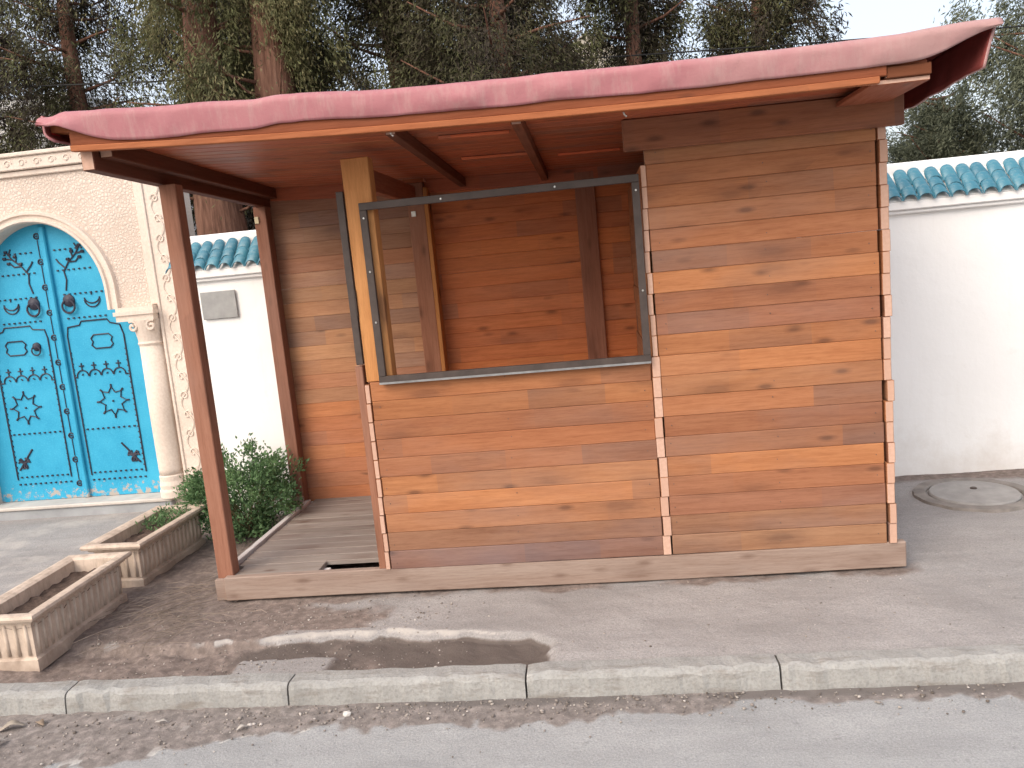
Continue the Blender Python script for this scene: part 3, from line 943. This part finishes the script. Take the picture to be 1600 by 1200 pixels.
# ceiling planks, rafters
random.seed(31)
def zc(x, y): return sag(x) - .03 * (y + .5)
yy = -.50
while yy < 1.55:
    board('ceiling_plank', -.12, 3.46, yy, yy + .092, 2.366, 2.384, M_ceil, kiosk, 0, .004, n=10, zf=zc)
    yy += .095
for x in (.42, 1.29, 1.83, 2.75):
    if x == .42: continue
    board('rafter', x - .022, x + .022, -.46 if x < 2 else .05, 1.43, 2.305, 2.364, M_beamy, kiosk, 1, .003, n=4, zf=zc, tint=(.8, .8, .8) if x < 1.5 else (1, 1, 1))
for (xa, xb, y) in ((1.42, 1.80, .62), (1.42, 1.76, -.05), (1.95, 2.3, .75)):
    board('ceiling_batten', xa, xb, y, y + .025, 2.352, 2.364, M_ceil, kiosk, 0, .002, n=3, zf=zc, tint=(1.7, 1.6, 1.5))  # bright tint paints light glints on the ceiling strips
# fascia: upper board, tinted dark for the cover's shade, and lower batten
board('fascia', -.118, 3.30, -.522, -.503, 2.335, 2.405, M_beamx, kiosk, 0, .003, n=14, zf=lambda x, y: sag(x), tint=(.72, .62, .6))
board('fascia_batten', -.115, 3.27, -.535, -.502, 2.308, 2.3345, M_beamx, kiosk, 0, .003, n=14, zf=lambda x, y: sag(x), tint=(1.05, 1.0, .95))
board('fascia_end', 3.302, 3.47, -.515, -.48, 2.325, 2.37, M_beamx, kiosk, 0, .003, zf=lambda x, y: sag(x), tint=(.45, .42, .42))
board('soffit_board', 3.24, 3.47, -.50, -.045, 2.305, 2.325, M_beamy, kiosk, 1, .003, zf=lambda x, y: sag(x), tint=(1.9, 2.0, 2.0))  # strong tint paints light bounced from the ground onto the underside
for (x, y, h) in ((2.275, -.49, .012), (1.30, -.50, .01)):
    mb = MB(); mb.tube([(x, y, 2.31 + sag(x)), (x + .004, y, 2.31 - h + sag(x)), (x + .012, y - .003, 2.31 - h - .008 + sag(x))], .004, 6)
    mb.build('hook', M_zinc, kiosk)

# faded red roof cover
t = NT('faded_red_roof_membrane')
tc = t.n('TexCoord'); P = tc.outputs['Object']
sx = t.n('SeparateXYZ'); t.l(P, sx.inputs[0])
n1 = t.noise(P, 2.5, 7, .65)
c = t.ramp(n1, [(.3, (.345, .135, .15)), (.55, (.4, .165, .178)), (.75, (.43, .2, .205))])
dustm = t.math('ADD', t.math('MULTIPLY', t.math('SUBTRACT', sx.outputs[0], 2.3), .55), t.math('MULTIPLY', t.math('SUBTRACT', t.noise(P, 3, 5, .6), .5), 1.1))
c = t.mix(t.ramp(dustm, [(.0, 0.), (.7, .62)]), c, (.40, .28, .255))
c = t.mix(t.ramp(t.noise(t.mapping(P, (5, 5, .9)), 6, 6, .7), [(.48, 0.), (.75, .45)]), c, (.45, .32, .29))
c = t.mix(t.ramp(t.noise(P, 28, 5, .7), [(.58, 0.), (.75, .35)]), c, (.25, .13, .12))
geo = t.n('NewGeometry')
t.base(c, .6, .25)
t.bump(t.noise(P, 9, 5, .6), .25, .02)
M_tarp = t.m
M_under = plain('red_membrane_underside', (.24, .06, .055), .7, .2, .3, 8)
NX = 200
prof_n = 26
V = []; F = []
for i in range(NX + 1):
    x = -.245 + 3.965 * i / NX
    sfac = min(sstep(-.3, .12, x) * .98 + .02, sstep(3.74, 3.42, x) * .96 + .04)
    flare = .05 * sstep(.1, -.22, x) * math.exp(-((x + .12) / .1) ** 2)
    zt_ = 2.488 + sag(x) + .008 * fbm(x * 1.6, 3.3) + .003 * fbm(x * 5, 1.2) + .016 * sstep(.72, .86, x) * sstep(1.3, .95, x) + .02 * sstep(3.3, 3.6, x)
    zt_ -= .02 * sstep(-.12, -.2, x)
    bulge = .016 * fbm(x * 2.2, 8.) + .004 * fbm(x * 7, 2.)
    drop = (.128 - .026 * sstep(.2, 1.2, x) + .004 * fbm(x * 1.8, 5.)) * sfac
    for j in range(prof_n + 1):
        u = j / prof_n
        if u < .5:
            y = 1.72 - 2.20 * (u / .5); z = zt_ - .03 * (1 - u / .5) * 1.2 + .01 * fbm(x * 3, y * 3, 6.)
        elif u < .72:
            a = (u - .5) / .22 * math.pi / 2
            y = -.48 - .065 * math.sin(a); z = zt_ - .035 * (1 - math.cos(a))
        else:
            q = (u - .72) / .28
            y = -.545 - abs(bulge) * math.sin(q * math.pi) * 1.2 + .014 * q - flare * q; z = zt_ - .035 - drop * q * .82
        V.append((x, y, z))
m = prof_n + 1
for i in range(NX):
    for j in range(prof_n):
        a = i * m + j
        F.append((a, a + 1, a + m + 1, a + m))
def cloth(name, V, F, parent, mats=None):
    o = link(name, mesh_np(name, V, F, mats or [M_tarp, M_under], True), parent)
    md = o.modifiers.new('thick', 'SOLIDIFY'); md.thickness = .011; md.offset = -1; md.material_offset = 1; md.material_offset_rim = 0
    return o
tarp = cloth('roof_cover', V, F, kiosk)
board('rear_light_block', -.2, 3.66, 1.60, 1.63, 2.25, 2.46, M_beamx, kiosk, 0, .003, n=12, zf=sag, tint=(.5, .45, .42))  # unseen board added to block light from behind under the cover
# side flaps
def flap(xa, xdir, depth, lean, hook):
    V = []; F = []
    ny = 60; nz_ = 8
    for i in range(ny + 1):
        y = -.505 + 2.22 * i / ny
        for j in range(nz_ + 1):
            q = j / nz_
            z = 2.481 + sag(min(3.5, max(-.24, xa))) - .016 * (y + .5) - depth * q * (1 + .12 * fbm(y * 3, xa)) + (.02 if xa > 3 else -.012)
            x = xa + xdir * (lean * q + .012 * math.sin(q * 3.1) * fbm(y * 4, 2. + xa) - hook * max(0, q - .6) ** 2 * 6)
            V.append((x, y, z))
    mm = nz_ + 1
    for i in range(ny):
        for j in range(nz_):
            a = i * mm + j
            F.append((a, a + 1, a + mm + 1, a + mm) if xdir > 0 else (a, a + mm, a + mm + 1, a + 1))
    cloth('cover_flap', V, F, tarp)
flap(3.722, 1, .175, -.05, 0)
flap(-.246, -1, .115, -.0, .045)
board('deck_end', -.235, -.12, -.47, -.40, 2.402, 2.44, M_beamx, kiosk, 0, .003, zf=lambda x, y: sag(x), tint=(1.0, .95, .9))
mb = MB(); mb.box(-.2375, -.2355, -.462, -.405, 2.41, 2.455); mb.build('red_fixing', plain('bright_red_cap', (.5, .04, .04)), kiosk)

# ================================================================== PLANTERS
t = NT('aged_cream_cast_stone')
tc = t.n('TexCoord'); oi = t.n('ObjectInfo'); P = tc.outputs['Object']
c = t.ramp(t.noise(P, 6, 7, .65), [(.3, (.47, .37, .295)), (.7, (.66, .54, .44))])
sx = t.n('SeparateXYZ'); t.l(P, sx.inputs[0])
c = t.mix(t.ramp(t.math('ADD', t.noise(t.mapping(P, (10, 10, 2.5)), 2, 6, .7), t.math('MULTIPLY', sx.outputs[2], .3)), [(.52, 0.), (.72, .6)]), c, (.3, .23, .18))
c = t.mix(t.ramp(t.math('SUBTRACT', t.noise(P, 9, 5), t.math('MULTIPLY', sx.outputs[2], 3.)), [(.35, 0.), (.6, .5)]), c, (.24, .17, .13))
t.base(c, .85, .2)
t.bump(t.noise(P, 45, 6, .65), .35, .008)
M_planter = t.m
M_soil = plain('dry_soil', (.12, .085, .068), .95, .1, .5, 30, .9, bscale=45)
def planter(label, x0, x1, y0, y1, h, rz, group):
    cx_, cy_ = (x0 + x1) / 2, (y0 + y1) / 2
    th = thing('planter', label, 'planter', (cx_, cy_, 0), group)
    th.rotation_euler = (0, 0, rz)
    a, b = (x1 - x0) / 2, (y1 - y0) / 2
    mb = MB()
    def ring(ins, z): return [(-a + ins, -b + ins, z), (a - ins, -b + ins, z), (a - ins, b - ins, z), (-a + ins, b - ins, z)]
    prof = [(.045, -.03), (.045, .03), (.058, .04), (.052, h - .055), (.03, h - .045), (.03, h - .035)]
    V = sum([ring(i_, z) for i_, z in prof], []); F = []
    for k in range(len(prof) - 1):
        for q in range(4):
            F.append((k * 4 + q, k * 4 + (q + 1) % 4, k * 4 + 4 + (q + 1) % 4, k * 4 + 4 + q))
    mb.add(V, F)
    body = mb.build('trough', M_planter, th)
    mb = MB()
    prof = [(.026, h - .036), (.006, h - .028), (.0, h - .014), (.006, h - .002), (.024, h), (.055, h - .004), (.072, h - .012), (.076, h - .12)]
    V = sum([ring(i_, z) for i_, z in prof], []); F = []
    for k in range(len(prof) - 1):
        for q in range(4):
            F.append((k * 4 + q, k * 4 + (q + 1) % 4, k * 4 + 4 + (q + 1) % 4, k * 4 + 4 + q))
    mb.add(V, F)
    mb.build('rim', M_planter, th, bevel=0)
    # flutes: raised rounded ribs on the long and short sides
    mb = MB()
    nb = 15
    for k in range(nb):
        y = -b + .085 + (2 * b - .17) * k / (nb - 1)
        for sg in (1, -1):
            mb.tube([(sg * (a - .058), y, .05), (sg * (a - .053), y, h - .062)], .0095, 8)
    na = 5
    for k in range(na):
        x = -a + .085 + (2 * a - .17) * k / (na - 1)
        for sg in (1, -1):
            mb.tube([(x, sg * (b - .058), .05), (x, sg * (b - .053), h - .062)], .0095, 8)
    mb.build('flutes', M_planter, body, smooth=True)
    mb = MB()
    nx_, ny_ = 14, 34
    V = [(-a + .05 + (2 * a - .1) * i / nx_, -b + .05 + (2 * b - .1) * j / ny_, h - .075 + .018 * fbm(i * .4 + cy_ * 9, j * .4) ) for j in range(ny_ + 1) for i in range(nx_ + 1)]
    F = [(j * (nx_ + 1) + i, j * (nx_ + 1) + i + 1, (j + 1) * (nx_ + 1) + i + 1, (j + 1) * (nx_ + 1) + i) for j in range(ny_) for i in range(nx_)]
    mb.add(V, F)
    mb.build('soil', M_soil, th, smooth=True)
    return th
planter('long cream cast stone planter of bare soil, nearest the kerb', -.965, -.588, -.70, .16, .265, rad(1.5), 'cream stone planters')
planter('cream fluted stone planter with a few green shoots, farther from the kerb', -.985, -.60, .275, 1.08, .265, rad(-2), 'cream stone planters')

# ================================================================== PLANTS
def leaf_mat(name, cols, rough=.55, trans=.25):
    t = NT(name)
    at = t.n('Attribute', attribute_name='tone')
    c = t.ramp(at.outputs['Fac'], [(i / (len(cols) - 1), k) for i, k in enumerate(cols)])
    t.base(c, rough, .25)
    tr = t.n('BsdfTranslucent'); t.l(c, tr.inputs[0])
    mx = t.n('MixShader'); mx.inputs[0].default_value = trans
    t.l(t.b.outputs[0], mx.inputs[1]); t.l(tr.outputs[0], mx.inputs[2])
    out = [n for n in t.t.nodes if n.bl_idname == 'ShaderNodeOutputMaterial'][0]
    t.l(mx.outputs[0], out.inputs[0])
    return t.m
def leaves_mesh(name, P, Dr, L, Wd, tone, mat, bend=.25):
    """P points, Dr unit directions, L lengths, Wd widths -> folded 4-point leaf quads (two tris sharing the midrib)"""
    n = len(P)
    r = rng.normal(size=(n, 3)); side = np.cross(Dr, r); side /= np.linalg.norm(side, axis=1)[:, None] + 1e-9
    up = np.cross(side, Dr)
    mid = P + Dr * (L * .5)[:, None]
    tip = P + Dr * L[:, None] - up * (L * bend)[:, None]
    a = mid + side * (Wd * .5)[:, None] + up * (Wd * .15)[:, None]
    b = mid - side * (Wd * .5)[:, None] + up * (Wd * .15)[:, None]
    V = np.stack([P, a, tip, b], 1).reshape(-1, 3)
    i = np.arange(n) * 4
    F = np.concatenate([np.stack([i, i + 1, i + 2], 1), np.stack([i, i + 2, i + 3], 1)])
    me = mesh_np(name, V, F, mat)
    at = me.attributes.new('tone', 'FLOAT', 'POINT')
    at.data.foreach_set('value', np.repeat(tone, 4).astype(np.float32))
    return me
def unit(a): return a / (np.linalg.norm(a, axis=1)[:, None] + 1e-9)

M_bush = leaf_mat('shrub_leaf', [(.07, .125, .06), (.11, .2, .085), (.16, .27, .115), (.22, .33, .16)])
M_stem = plain('green_brown_stem', (.14, .12, .06), .8)
bush = thing('leafy_shrub', 'bushy green shrub growing between the far planter and the kiosk porch', 'shrub', (-.36, 1.16, 0))
ncl = 160
Cn = []
while len(Cn) < ncl:
    p = rng.uniform(-1, 1, 3)
    if np.linalg.norm(p) > 1 or np.linalg.norm(p) < .35: continue
    q = np.array([p[0] * .42, p[1] * .33, .30 + p[2] * .30])
    # lower left shoulder, taller right of centre
    top = .66 - .55 * abs(q[0] - .05) - .12 * max(0, -q[0])
    if q[2] > top: continue
    q[2] = max(q[2], .03)
    Cn.append(q)
Cn = np.array(Cn)
per = 56
P = np.repeat(Cn, per, 0) + rng.normal(size=(ncl * per, 3)) * .034
out_d = unit(np.repeat(Cn, per, 0) - np.array([0, 0, .2]))
Dr = unit(out_d * .7 + rng.normal(size=P.shape) * .6 + np.array([0, 0, .25]))
tone = np.clip(np.repeat(rng.uniform(.1, .75, ncl), per) + rng.normal(size=len(P)) * .14, 0, 1)
link('foliage', leaves_mesh('foliage', P, Dr, rng.uniform(.018, .04, len(P)), rng.uniform(.010, .019, len(P)), tone, M_bush), bush)
mb = MB()
for c_ in Cn[::4]:
    mb.tube([(rng.uniform(-.06, .06), rng.uniform(-.06, .06), -.02), (c_[0] * .5, c_[1] * .5, c_[2] * .6), tuple(c_)], [.007, .005, .002], 5)
mb.build('stem', M_stem, bush)
herb = thing('planter_herb', 'low green seedlings growing in the far cream planter', 'plant', (-.79, .72, .2))
n = 420
P = np.stack([rng.uniform(-.10, .12, n), np.clip(rng.normal(.2, .12, n), -.25, .34), rng.uniform(0, .07, n)], 1)
link('foliage', leaves_mesh('foliage', P, unit(rng.normal(size=P.shape) + np.array([0, 0, 1.])), rng.uniform(.02, .04, n), rng.uniform(.008, .014, n), rng.uniform(.2, .9, n), M_bush), herb)

# trees
M_cyp = leaf_mat('cypress_leaf', [(.03, .022, .018), (.055, .042, .03), (.085, .08, .042), (.135, .145, .06), (.2, .18, .09)], .7, .2)  # dark brown stops put the crowns' shadows into the leaf colour
M_hazed = leaf_mat('hazed_conifer_leaf', [(.08, .09, .065), (.13, .145, .1), (.18, .2, .135), (.24, .25, .17)], .7, .3)  # leaf colours lightened to paint bright haze over the right-hand trees
t = NT('fibrous_red_bark')
tc = t.n('TexCoord'); P_ = tc.outputs['Object']
nb_ = t.noise(t.mapping(P_, (1, 1, .08)), 28, 6, .65)
c = t.ramp(nb_, [(.3, (.10, .05, .035)), (.55, (.22, .115, .08)), (.75, (.32, .19, .14))])
t.base(c, .9, .15); t.bump(nb_, .9, .04)
M_bark = t.m
def tree(label, x, y, r0, h, cr, zlow, tone_c, seed, mat=None, ncl=420, per=75, big=1.0, lean=0., front=1.0, group='cypress trees behind the white wall', droop=.55, gapf=0., bare=0.):
    g = np.random.default_rng(seed)
    th = thing('cypress_tree', label, 'tree', (x, y, -.05), group)
    mb = MB()
    zs = np.linspace(0, h * .93, 16)
    mb.tube([(lean * z + .04 * math.sin(z * 1.3 + seed), .04 * math.cos(z * 1.1 + seed), z) for z in zs], [r0 * (1.35 if z < .2 else 1) * (1 - .93 * z / (h * .95)) + .012 for z in zs], 14)
    # limbs
    Cc = []; dirs = []
    nl = 46
    for k in range(nl):
        z = zlow * .75 + (h * .93 - zlow * .75) * (k + g.uniform(0, 1)) / nl
        a = g.uniform(0, 6.283)
        fr_ = min(1.0, .55 + .45 * (h - z) / h) * (1 if z < h * .8 else (h - z) / (h * .2) + .15)
        R_ = cr * fr_ * g.uniform(.6, 1.05)
        bx, by = lean * z, 0
        ex, ey, ez = bx + R_ * math.cos(a), by + R_ * math.sin(a), z + R_ * g.uniform(.1, .55)
        mb.tube([(bx, by, z), ((bx + ex) / 2, (by + ey) / 2, z + .1 * R_), (ex, ey, ez)], [.024, .014, .005], 6)
        m_ = max(3, int(ncl / nl * g.uniform(.6, 1.4)))
        for q in range(m_):
            f_ = g.uniform(.25, 1.08)
            Cc.append((bx + (ex - bx) * f_ + g.normal() * .16, by + (ey - by) * f_ + g.normal() * .16, z + (ez - z) * f_ - abs(g.normal()) * .26))
    mb.build('trunk', M_bark, th, smooth=True)
    Cc = np.array(Cc)
    Cc = Cc[Cc[:, 2] > zlow - .25]
    Cc = Cc[(Cc[:, 2] < 5.3) | (g.uniform(size=len(Cc)) < .4)]
    if bare:
        Cc = Cc[~((np.abs(Cc[:, 0]) < r0 + .12) & (Cc[:, 1] < .3) & (Cc[:, 2] < bare + .5 * np.sin(Cc[:, 0] * 9 + seed)))]
    if gapf:
        keep = np.array([mnoise.noise(Vector((c_[0] * 1.2 + seed, c_[1] * 1.2, c_[2] * 1.2))) > gapf for c_ in Cc])
        Cc = Cc[keep]
    nc = len(Cc)
    szs = g.uniform(.6, 1.3, nc)
    per = int(per * 1.9)
    off = g.normal(size=(nc, per, 3)) * np.array([.075, .075, .11]) * szs[:, None, None]
    off[:, :, 2] -= g.exponential(.13, size=(nc, per)) * szs[:, None]
    P = (Cc[:, None, :] + off).reshape(-1, 3)
    outw = Cc.copy(); outw[:, 2] = 0
    outw = unit(outw)
    Dr = unit(np.repeat(outw, per, 0) * .35 + g.normal(size=P.shape) * .42 + np.array([0, 0, -droop]))
    tn = np.clip(tone_c + np.repeat(g.normal(size=nc) * .16, per) + g.normal(size=len(P)) * .1, 0, 1)
    me = leaves_mesh('crown', P, Dr, big * g.uniform(.03, .075, len(P)), big * g.uniform(.008, .017, len(P)), tn, mat or M_cyp, .1)
    link('crown', me, th)
    return th
tree('old cypress with thick reddish trunk and yellow-green hanging sprays, left of its twin', -1.62, 4.2, .33, 8, 1.1, 3.2, .8, 1, ncl=520, per=100, droop=.95, bare=4.65)
tree('old cypress with thick reddish trunk close beside its left twin, above the porch', -.98, 4.3, .35, 8, 1.1, 3.2, .8, 2, ncl=520, per=100, droop=.95, bare=4.25)
tree('slim dark cypress whose brown trunk rises above the serving window', 1.34, 4.1, .14, 7.5, 1.15, 2.6, .42, 3, ncl=600, per=80)
tree('dark shaded cypress between the twin trunks and the slim trunk', .15, 5.0, .17, 7.5, 1.3, 2.5, .42, 4, ncl=800, per=80, big=1.15)
tree('dark shaded cypress standing at the far left above the gateway', -3.7, 5.4, .18, 7.5, 1.2, 2.9, .36, 5, ncl=560, per=70, big=1.15)
tree('dark brownish cypress above the right part of the serving window', 2.75, 5.6, .15, 7.5, 1.0, 2.9, .36, 6, ncl=600, per=75, big=1.2)
tree('greyish cypress above the closed plank panel, last before the sky gap', 4.15, 5.9, .16, 7.5, 1.0, 2.9, .48, 7, ncl=640, per=75, big=1.2)
tree('dark cypress at the picture edge left of the gateway top', -5.9, 6.6, .16, 8, 1.4, 3.6, .2, 15, ncl=560, per=55, big=1.5)
tree('dark cypress far behind the twin trunks', -2.4, 7.2, .16, 8, 1.7, 2.6, .16, 8, ncl=760, per=55, big=1.7)
tree('dark cypress far behind the slim trunk and the serving window', 1.0, 7.4, .16, 8, 1.5, 2.6, .14, 12, ncl=640, per=50, big=1.7)
tree('pale grey-green conifer at the far right above the tiled wall', 7.75, 6.0, .17, 7.5, 1.75, 2.9, .55, 9, mat=M_hazed, ncl=640, per=75, big=1.2)
tree('low bushy pale conifer between the roof corner and the far right tree', 6.75, 7.6, .1, 3.6, .9, 2.1, .6, 10, mat=M_hazed, ncl=330, per=80, droop=.1, big=1.2)

# ================================================================== HOUSES BEYOND
M_house = plain('pale_render', (.62, .62, .62), .9, .1, .12, 1.5)
M_cream = plain('cream_render', (.62, .56, .46), .9, .1, .15, 1.2)
M_shut = plain('weathered_brown_shutter', (.2, .16, .14), .85, .1, .4, 6)
M_glass = plain('dark_window_pane', (.03, .035, .04), .15, .5, .1, 3)
def house(label, x0, x1, y0, y1, h, mat, wins, shut=(), gable=0):
    th = thing('house', label, 'house', ((x0 + x1) / 2, y0, 0))
    cx_ = (x0 + x1) / 2
    mb = MB(); mb.box(x0 - cx_, x1 - cx_, 0, y1 - y0, -.15, h); mb.build('wall', mat, th)
    mb = MB()
    if gable:
        a, b = x0 - cx_ - .1, x1 - cx_ + .1
        mb.add([(a, -.1, h), (b, -.1, h), (0, -.1, h + gable), (a, y1 - y0, h), (b, y1 - y0, h), (0, y1 - y0, h + gable)], [(0, 1, 2), (3, 5, 4), (0, 2, 5, 3), (1, 4, 5, 2), (0, 3, 4, 1)])
    else:
        mb.box(x0 - cx_ - .12, x1 - cx_ + .12, -.12, y1 - y0 + .1, h + .002, h + .16)
    mb.build('roof', mat, th)
    for (x, z, w_, hh) in wins:
        mb = MB(); mb.box(x - cx_ - w_ / 2, x - cx_ + w_ / 2, -.03, -.002, z, z + hh)
        wn_ = mb.build('window', M_house, th)
        mb = MB(); mb.box(x - cx_ - w_ / 2 + .06, x - cx_ + w_ / 2 - .06, -.036, -.031, z + .06, z + hh - .06); mb.build('pane', M_glass, wn_)
    for (xa, xb, za, zb_) in shut:
        sh = None
        nsl = 14
        for k in range(nsl):
            mb = MB(); mb.box(xa - cx_, xb - cx_, -.04, -.003, za + (zb_ - za) * k / nsl + .004, za + (zb_ - za) * (k + 1) / nsl)
            mb.build('shutter_slat', M_shut, th, bevel=.004)
    return th
house('low white outbuilding behind the twin trunks, glimpsed over the wall beside the porch', -2.75, .6, 3.0 + 3.6, 9, 2.95, M_house, ((-1.6, 1.0, .8, 1.1),))
house('pale grey house behind the trees at the far left', -16, -5.6, 8.2, 14, 4.7, M_house, ((-8.5, 1.4, 1.0, 1.3), (-11.5, 1.4, 1.0, 1.3)))
house('cream gabled house glimpsed between the cypress crowns', 1.2, 3.3, 10.0, 15, 4.5, M_cream, ((2.2, 1.6, .9, 1.2),), gable=.75)

mb = MB()
mb.tube([(x, 5.0 + .05 * x, 4.02 - .18 * (1 - ((x - 1) / 9) ** 2) - .05 * x) for x in np.linspace(-8, 10, 30)], .008, 6)
tag(mb.build('overhead_cable', plain('black_cable', (.02, .02, .02)), None), 'thin black cable strung in front of the cypress crowns', 'cable')

# ================================================================== SMALL THINGS
mh = thing('manhole_cover', 'round pale concrete manhole cover in the pavement by the white wall', 'manhole cover', (4.30, 1.10, 0.0))
mb = MB(); mb.lathe([(.245, -.03), (.25, .006), (.243, .016), (.1, .02), (.01, .021)], (0, 0, 0), 48); lid = mb.build('lid', plain('pale_cast_concrete', (.33, .315, .3), .9, .15, .2, 9, .4), mh)
mb = MB(); mb.lathe([(.02, .0), (.02, .026), (.012, .03)], (.02, .05, .0), 10); mb.build('lifting_eye', M_steel, lid)
mb = MB(); 
nn = 60; V = []; F = []
for k in range(nn):
    a = 6.2832 * k / nn
    for r_, z_ in ((.262 + .004 * fbm(k * .7, 1.), -.03), (.262, .004), (.27, .013), (.335 + .012 * fbm(math.cos(a) * 3, math.sin(a) * 3), .010), (.345, -.03)):
        V.append((r_ * math.cos(a), r_ * math.sin(a), z_))
F = [(k * 5 + q, k * 5 + q + 1, ((k + 1) % nn) * 5 + q + 1, ((k + 1) % nn) * 5 + q) for k in range(nn) for q in range(4)]
mb.add(V, F); mb.build('rim', plain('damp_dark_concrete', (.25, .225, .205), .9, .15, .3, 9, .4), mh)

# twigs and straw between the planters and the kiosk
random.seed(77)
mb = MB()
for k in range(120):
    x = random.gauss(-.24, .17); y = random.gauss(-.08, .24)
    if x > -.03 and y > -.06: x = -.1 - random.random() * .3
    if x < -.55: x = -.5
    a = random.gauss(.55, .5) if k % 4 else random.uniform(0, 3.1); L = random.uniform(.06, .36)
    z = .012 + random.random() * .03
    pts = [(x + math.cos(a) * L * (q - .5) + random.gauss(0, .006), y + math.sin(a) * L * (q - .5) + random.gauss(0, .006), z + .02 * math.sin(q * 3.1) * random.random()) for q in (0, .33, .66, 1)]
    pts = [(px_, py_, pz_) if not (px_ > -.06 and py_ > -.01) else (-.07, py_, pz_) for px_, py_, pz_ in pts]
    mb.tube(pts, random.uniform(.0008, .0019), 4)
tag(mb.build('dry_twigs', plain('bleached_straw', (.27, .215, .175), .9, .1, .4, 5), None), 'bleached dry twigs strewn between the planters and the kiosk', 'twigs', kind='stuff')
# gravel and crumbs along the gutter and on the dirt
ico = bmesh.new(); bmesh.ops.create_icosphere(ico, subdivisions=1, radius=1)
IV = np.array([v.co[:] for v in ico.verts]); IF = np.array([[v.index for v in f.verts] for f in ico.faces]); ico.free()
Vs = []; Fs = []; Cs = []
random.seed(101)
cnt = 0
def pebble(x, y, z, s_):
    global cnt
    sc = np.array([random.uniform(.7, 1.4), random.uniform(.7, 1.3), random.uniform(.4, .8)]) * s_
    a = random.uniform(0, 6.28)
    R2 = np.array([[math.cos(a), -math.sin(a), 0], [math.sin(a), math.cos(a), 0], [0, 0, 1]])
    v = (IV * (1 + .25 * rng.uniform(-1, 1, (len(IV), 1))) * sc) @ R2.T + np.array([x, y, z])
    Vs.append(v); Fs.append(IF + cnt * len(IV)); Cs.append(np.full(len(IV), random.random())); cnt += 1
for k in range(1300):
    x = random.uniform(-1.2, 2.6) if random.random() < .8 else random.uniform(2.6, 4.4)
    wd = .16 + .3 * sstep(1.1, -.5, x)
    y = -.925 - abs(random.gauss(0, wd * .55))
    s_ = abs(random.gauss(0, .0028)) + .0012
    pebble(x, y, -.094 + s_ * .2, min(s_, .012))
for k in range(900):
    x = random.uniform(-.5, 1.3); y = random.uniform(-.78, -.03)
    s_ = abs(random.gauss(0, .0028)) + .0012
    pebble(x, y, pave_z(x, y) + s_ * .2, min(s_, .01))
for k in range(250):
    x = random.uniform(1.3, 5); y = random.uniform(-.7, .9 if x > 3.6 else -.03)
    s_ = abs(random.gauss(0, .002)) + .001
    pebble(x, y, pave_z(x, y) + s_ * .2, min(s_, .006))
t = NT('pale_gravel')
at = t.n('Attribute', attribute_name='tone')
t.base(t.ramp(at.outputs['Fac'], [(0., (.12, .1, .085)), (.55, (.26, .225, .2)), (.9, (.38, .34, .3)), (1., (.55, .5, .46))]), .9, .15)
me = mesh_np('gutter_gravel', np.concatenate(Vs), np.concatenate(Fs), t.m)
me.attributes.new('tone', 'FLOAT', 'POINT').data.foreach_set('value', np.concatenate(Cs).astype(np.float32))
tag(link('gutter_gravel', me), 'fine pale gravel and crumbs along the gutter and dirt', 'gravel', kind='stuff')
# a few individual bits of litter
M_dry = [plain('dry_leaf_%d' % k, c_, .8, .2, .3, 40) for k, c_ in enumerate(((.42, .36, .29), (.33, .25, .18), (.52, .48, .43)))]
def dry_leaf(label, x, y, L, W, rz, mi, z=-.088):
    V = []; F = []
    n = 8
    for k in range(n + 1):
        u = k / n
        wv = W * .5 * math.sin(math.pi * min(.98, max(.02, u)) ** .85)
        cz = .14 * L * math.sin(u * 3.1) + .04 * L * math.sin(u * 9 + x * 7)
        V += [((u - .5) * L, -wv, cz + wv * .35), ((u - .5) * L, 0, cz), ((u - .5) * L, wv, cz + wv * .25)]
    for k in range(n):
        F += [(3 * k, 3 * k + 1, 3 * k + 4, 3 * k + 3), (3 * k + 1, 3 * k + 2, 3 * k + 5, 3 * k + 4)]
    o = link('dry_leaf', mesh_np('dry_leaf', V, F, M_dry[mi], True), None, (x, y, z))
    md = o.modifiers.new('thick', 'SOLIDIFY'); md.thickness = .0012
    o.rotation_euler = (0, 0, rz)
    tag(o, label, 'leaf', 'dry leaves in the gutter')
dry_leaf('largest curled dry leaf in the gutter at the left edge', -.49, -1.03, .11, .05, .5, 0)
dry_leaf('pale dry leaf in the gutter nearest the bottom left corner', -.47, -1.16, .12, .045, 1.1, 2)
dry_leaf('narrow pale leaf lying in the gutter dirt left of the second kerb joint', .18, -1.02, .055, .02, .1, 2)
dry_leaf('small bent pale leaf below the second kerb joint', .56, -1.08, .05, .022, .6, 2)
dry_leaf('small brown leaf beside the large curled leaf in the gutter', -.38, -1.0, .06, .03, -.5, 1)
mb = MB()
pv = IV * np.array([.021, .017, .013]) * (1 + .2 * rng.uniform(-1, 1, (len(IV), 1)))
mb.add(pv, [tuple(f) for f in IF])
tag(mb.build('loose_stone', plain('pale_stone', (.6, .57, .53), .9, .15, .2, 20), None, (.97, -1.0, -.088)), 'single pale loose stone in the gutter below the kiosk', 'stone')
mb = MB()
pv = IV * np.array([.012, .008, .004]) * 1.6
mb.add(pv, [tuple(f) for f in IF])
tag(mb.build('paper_scrap', plain('white_scrap', (.7, .69, .66), .9, .15, .1, 20), None, (-.075, .19, .02)), 'scrap of white litter at the foot of the front porch post', 'litter')
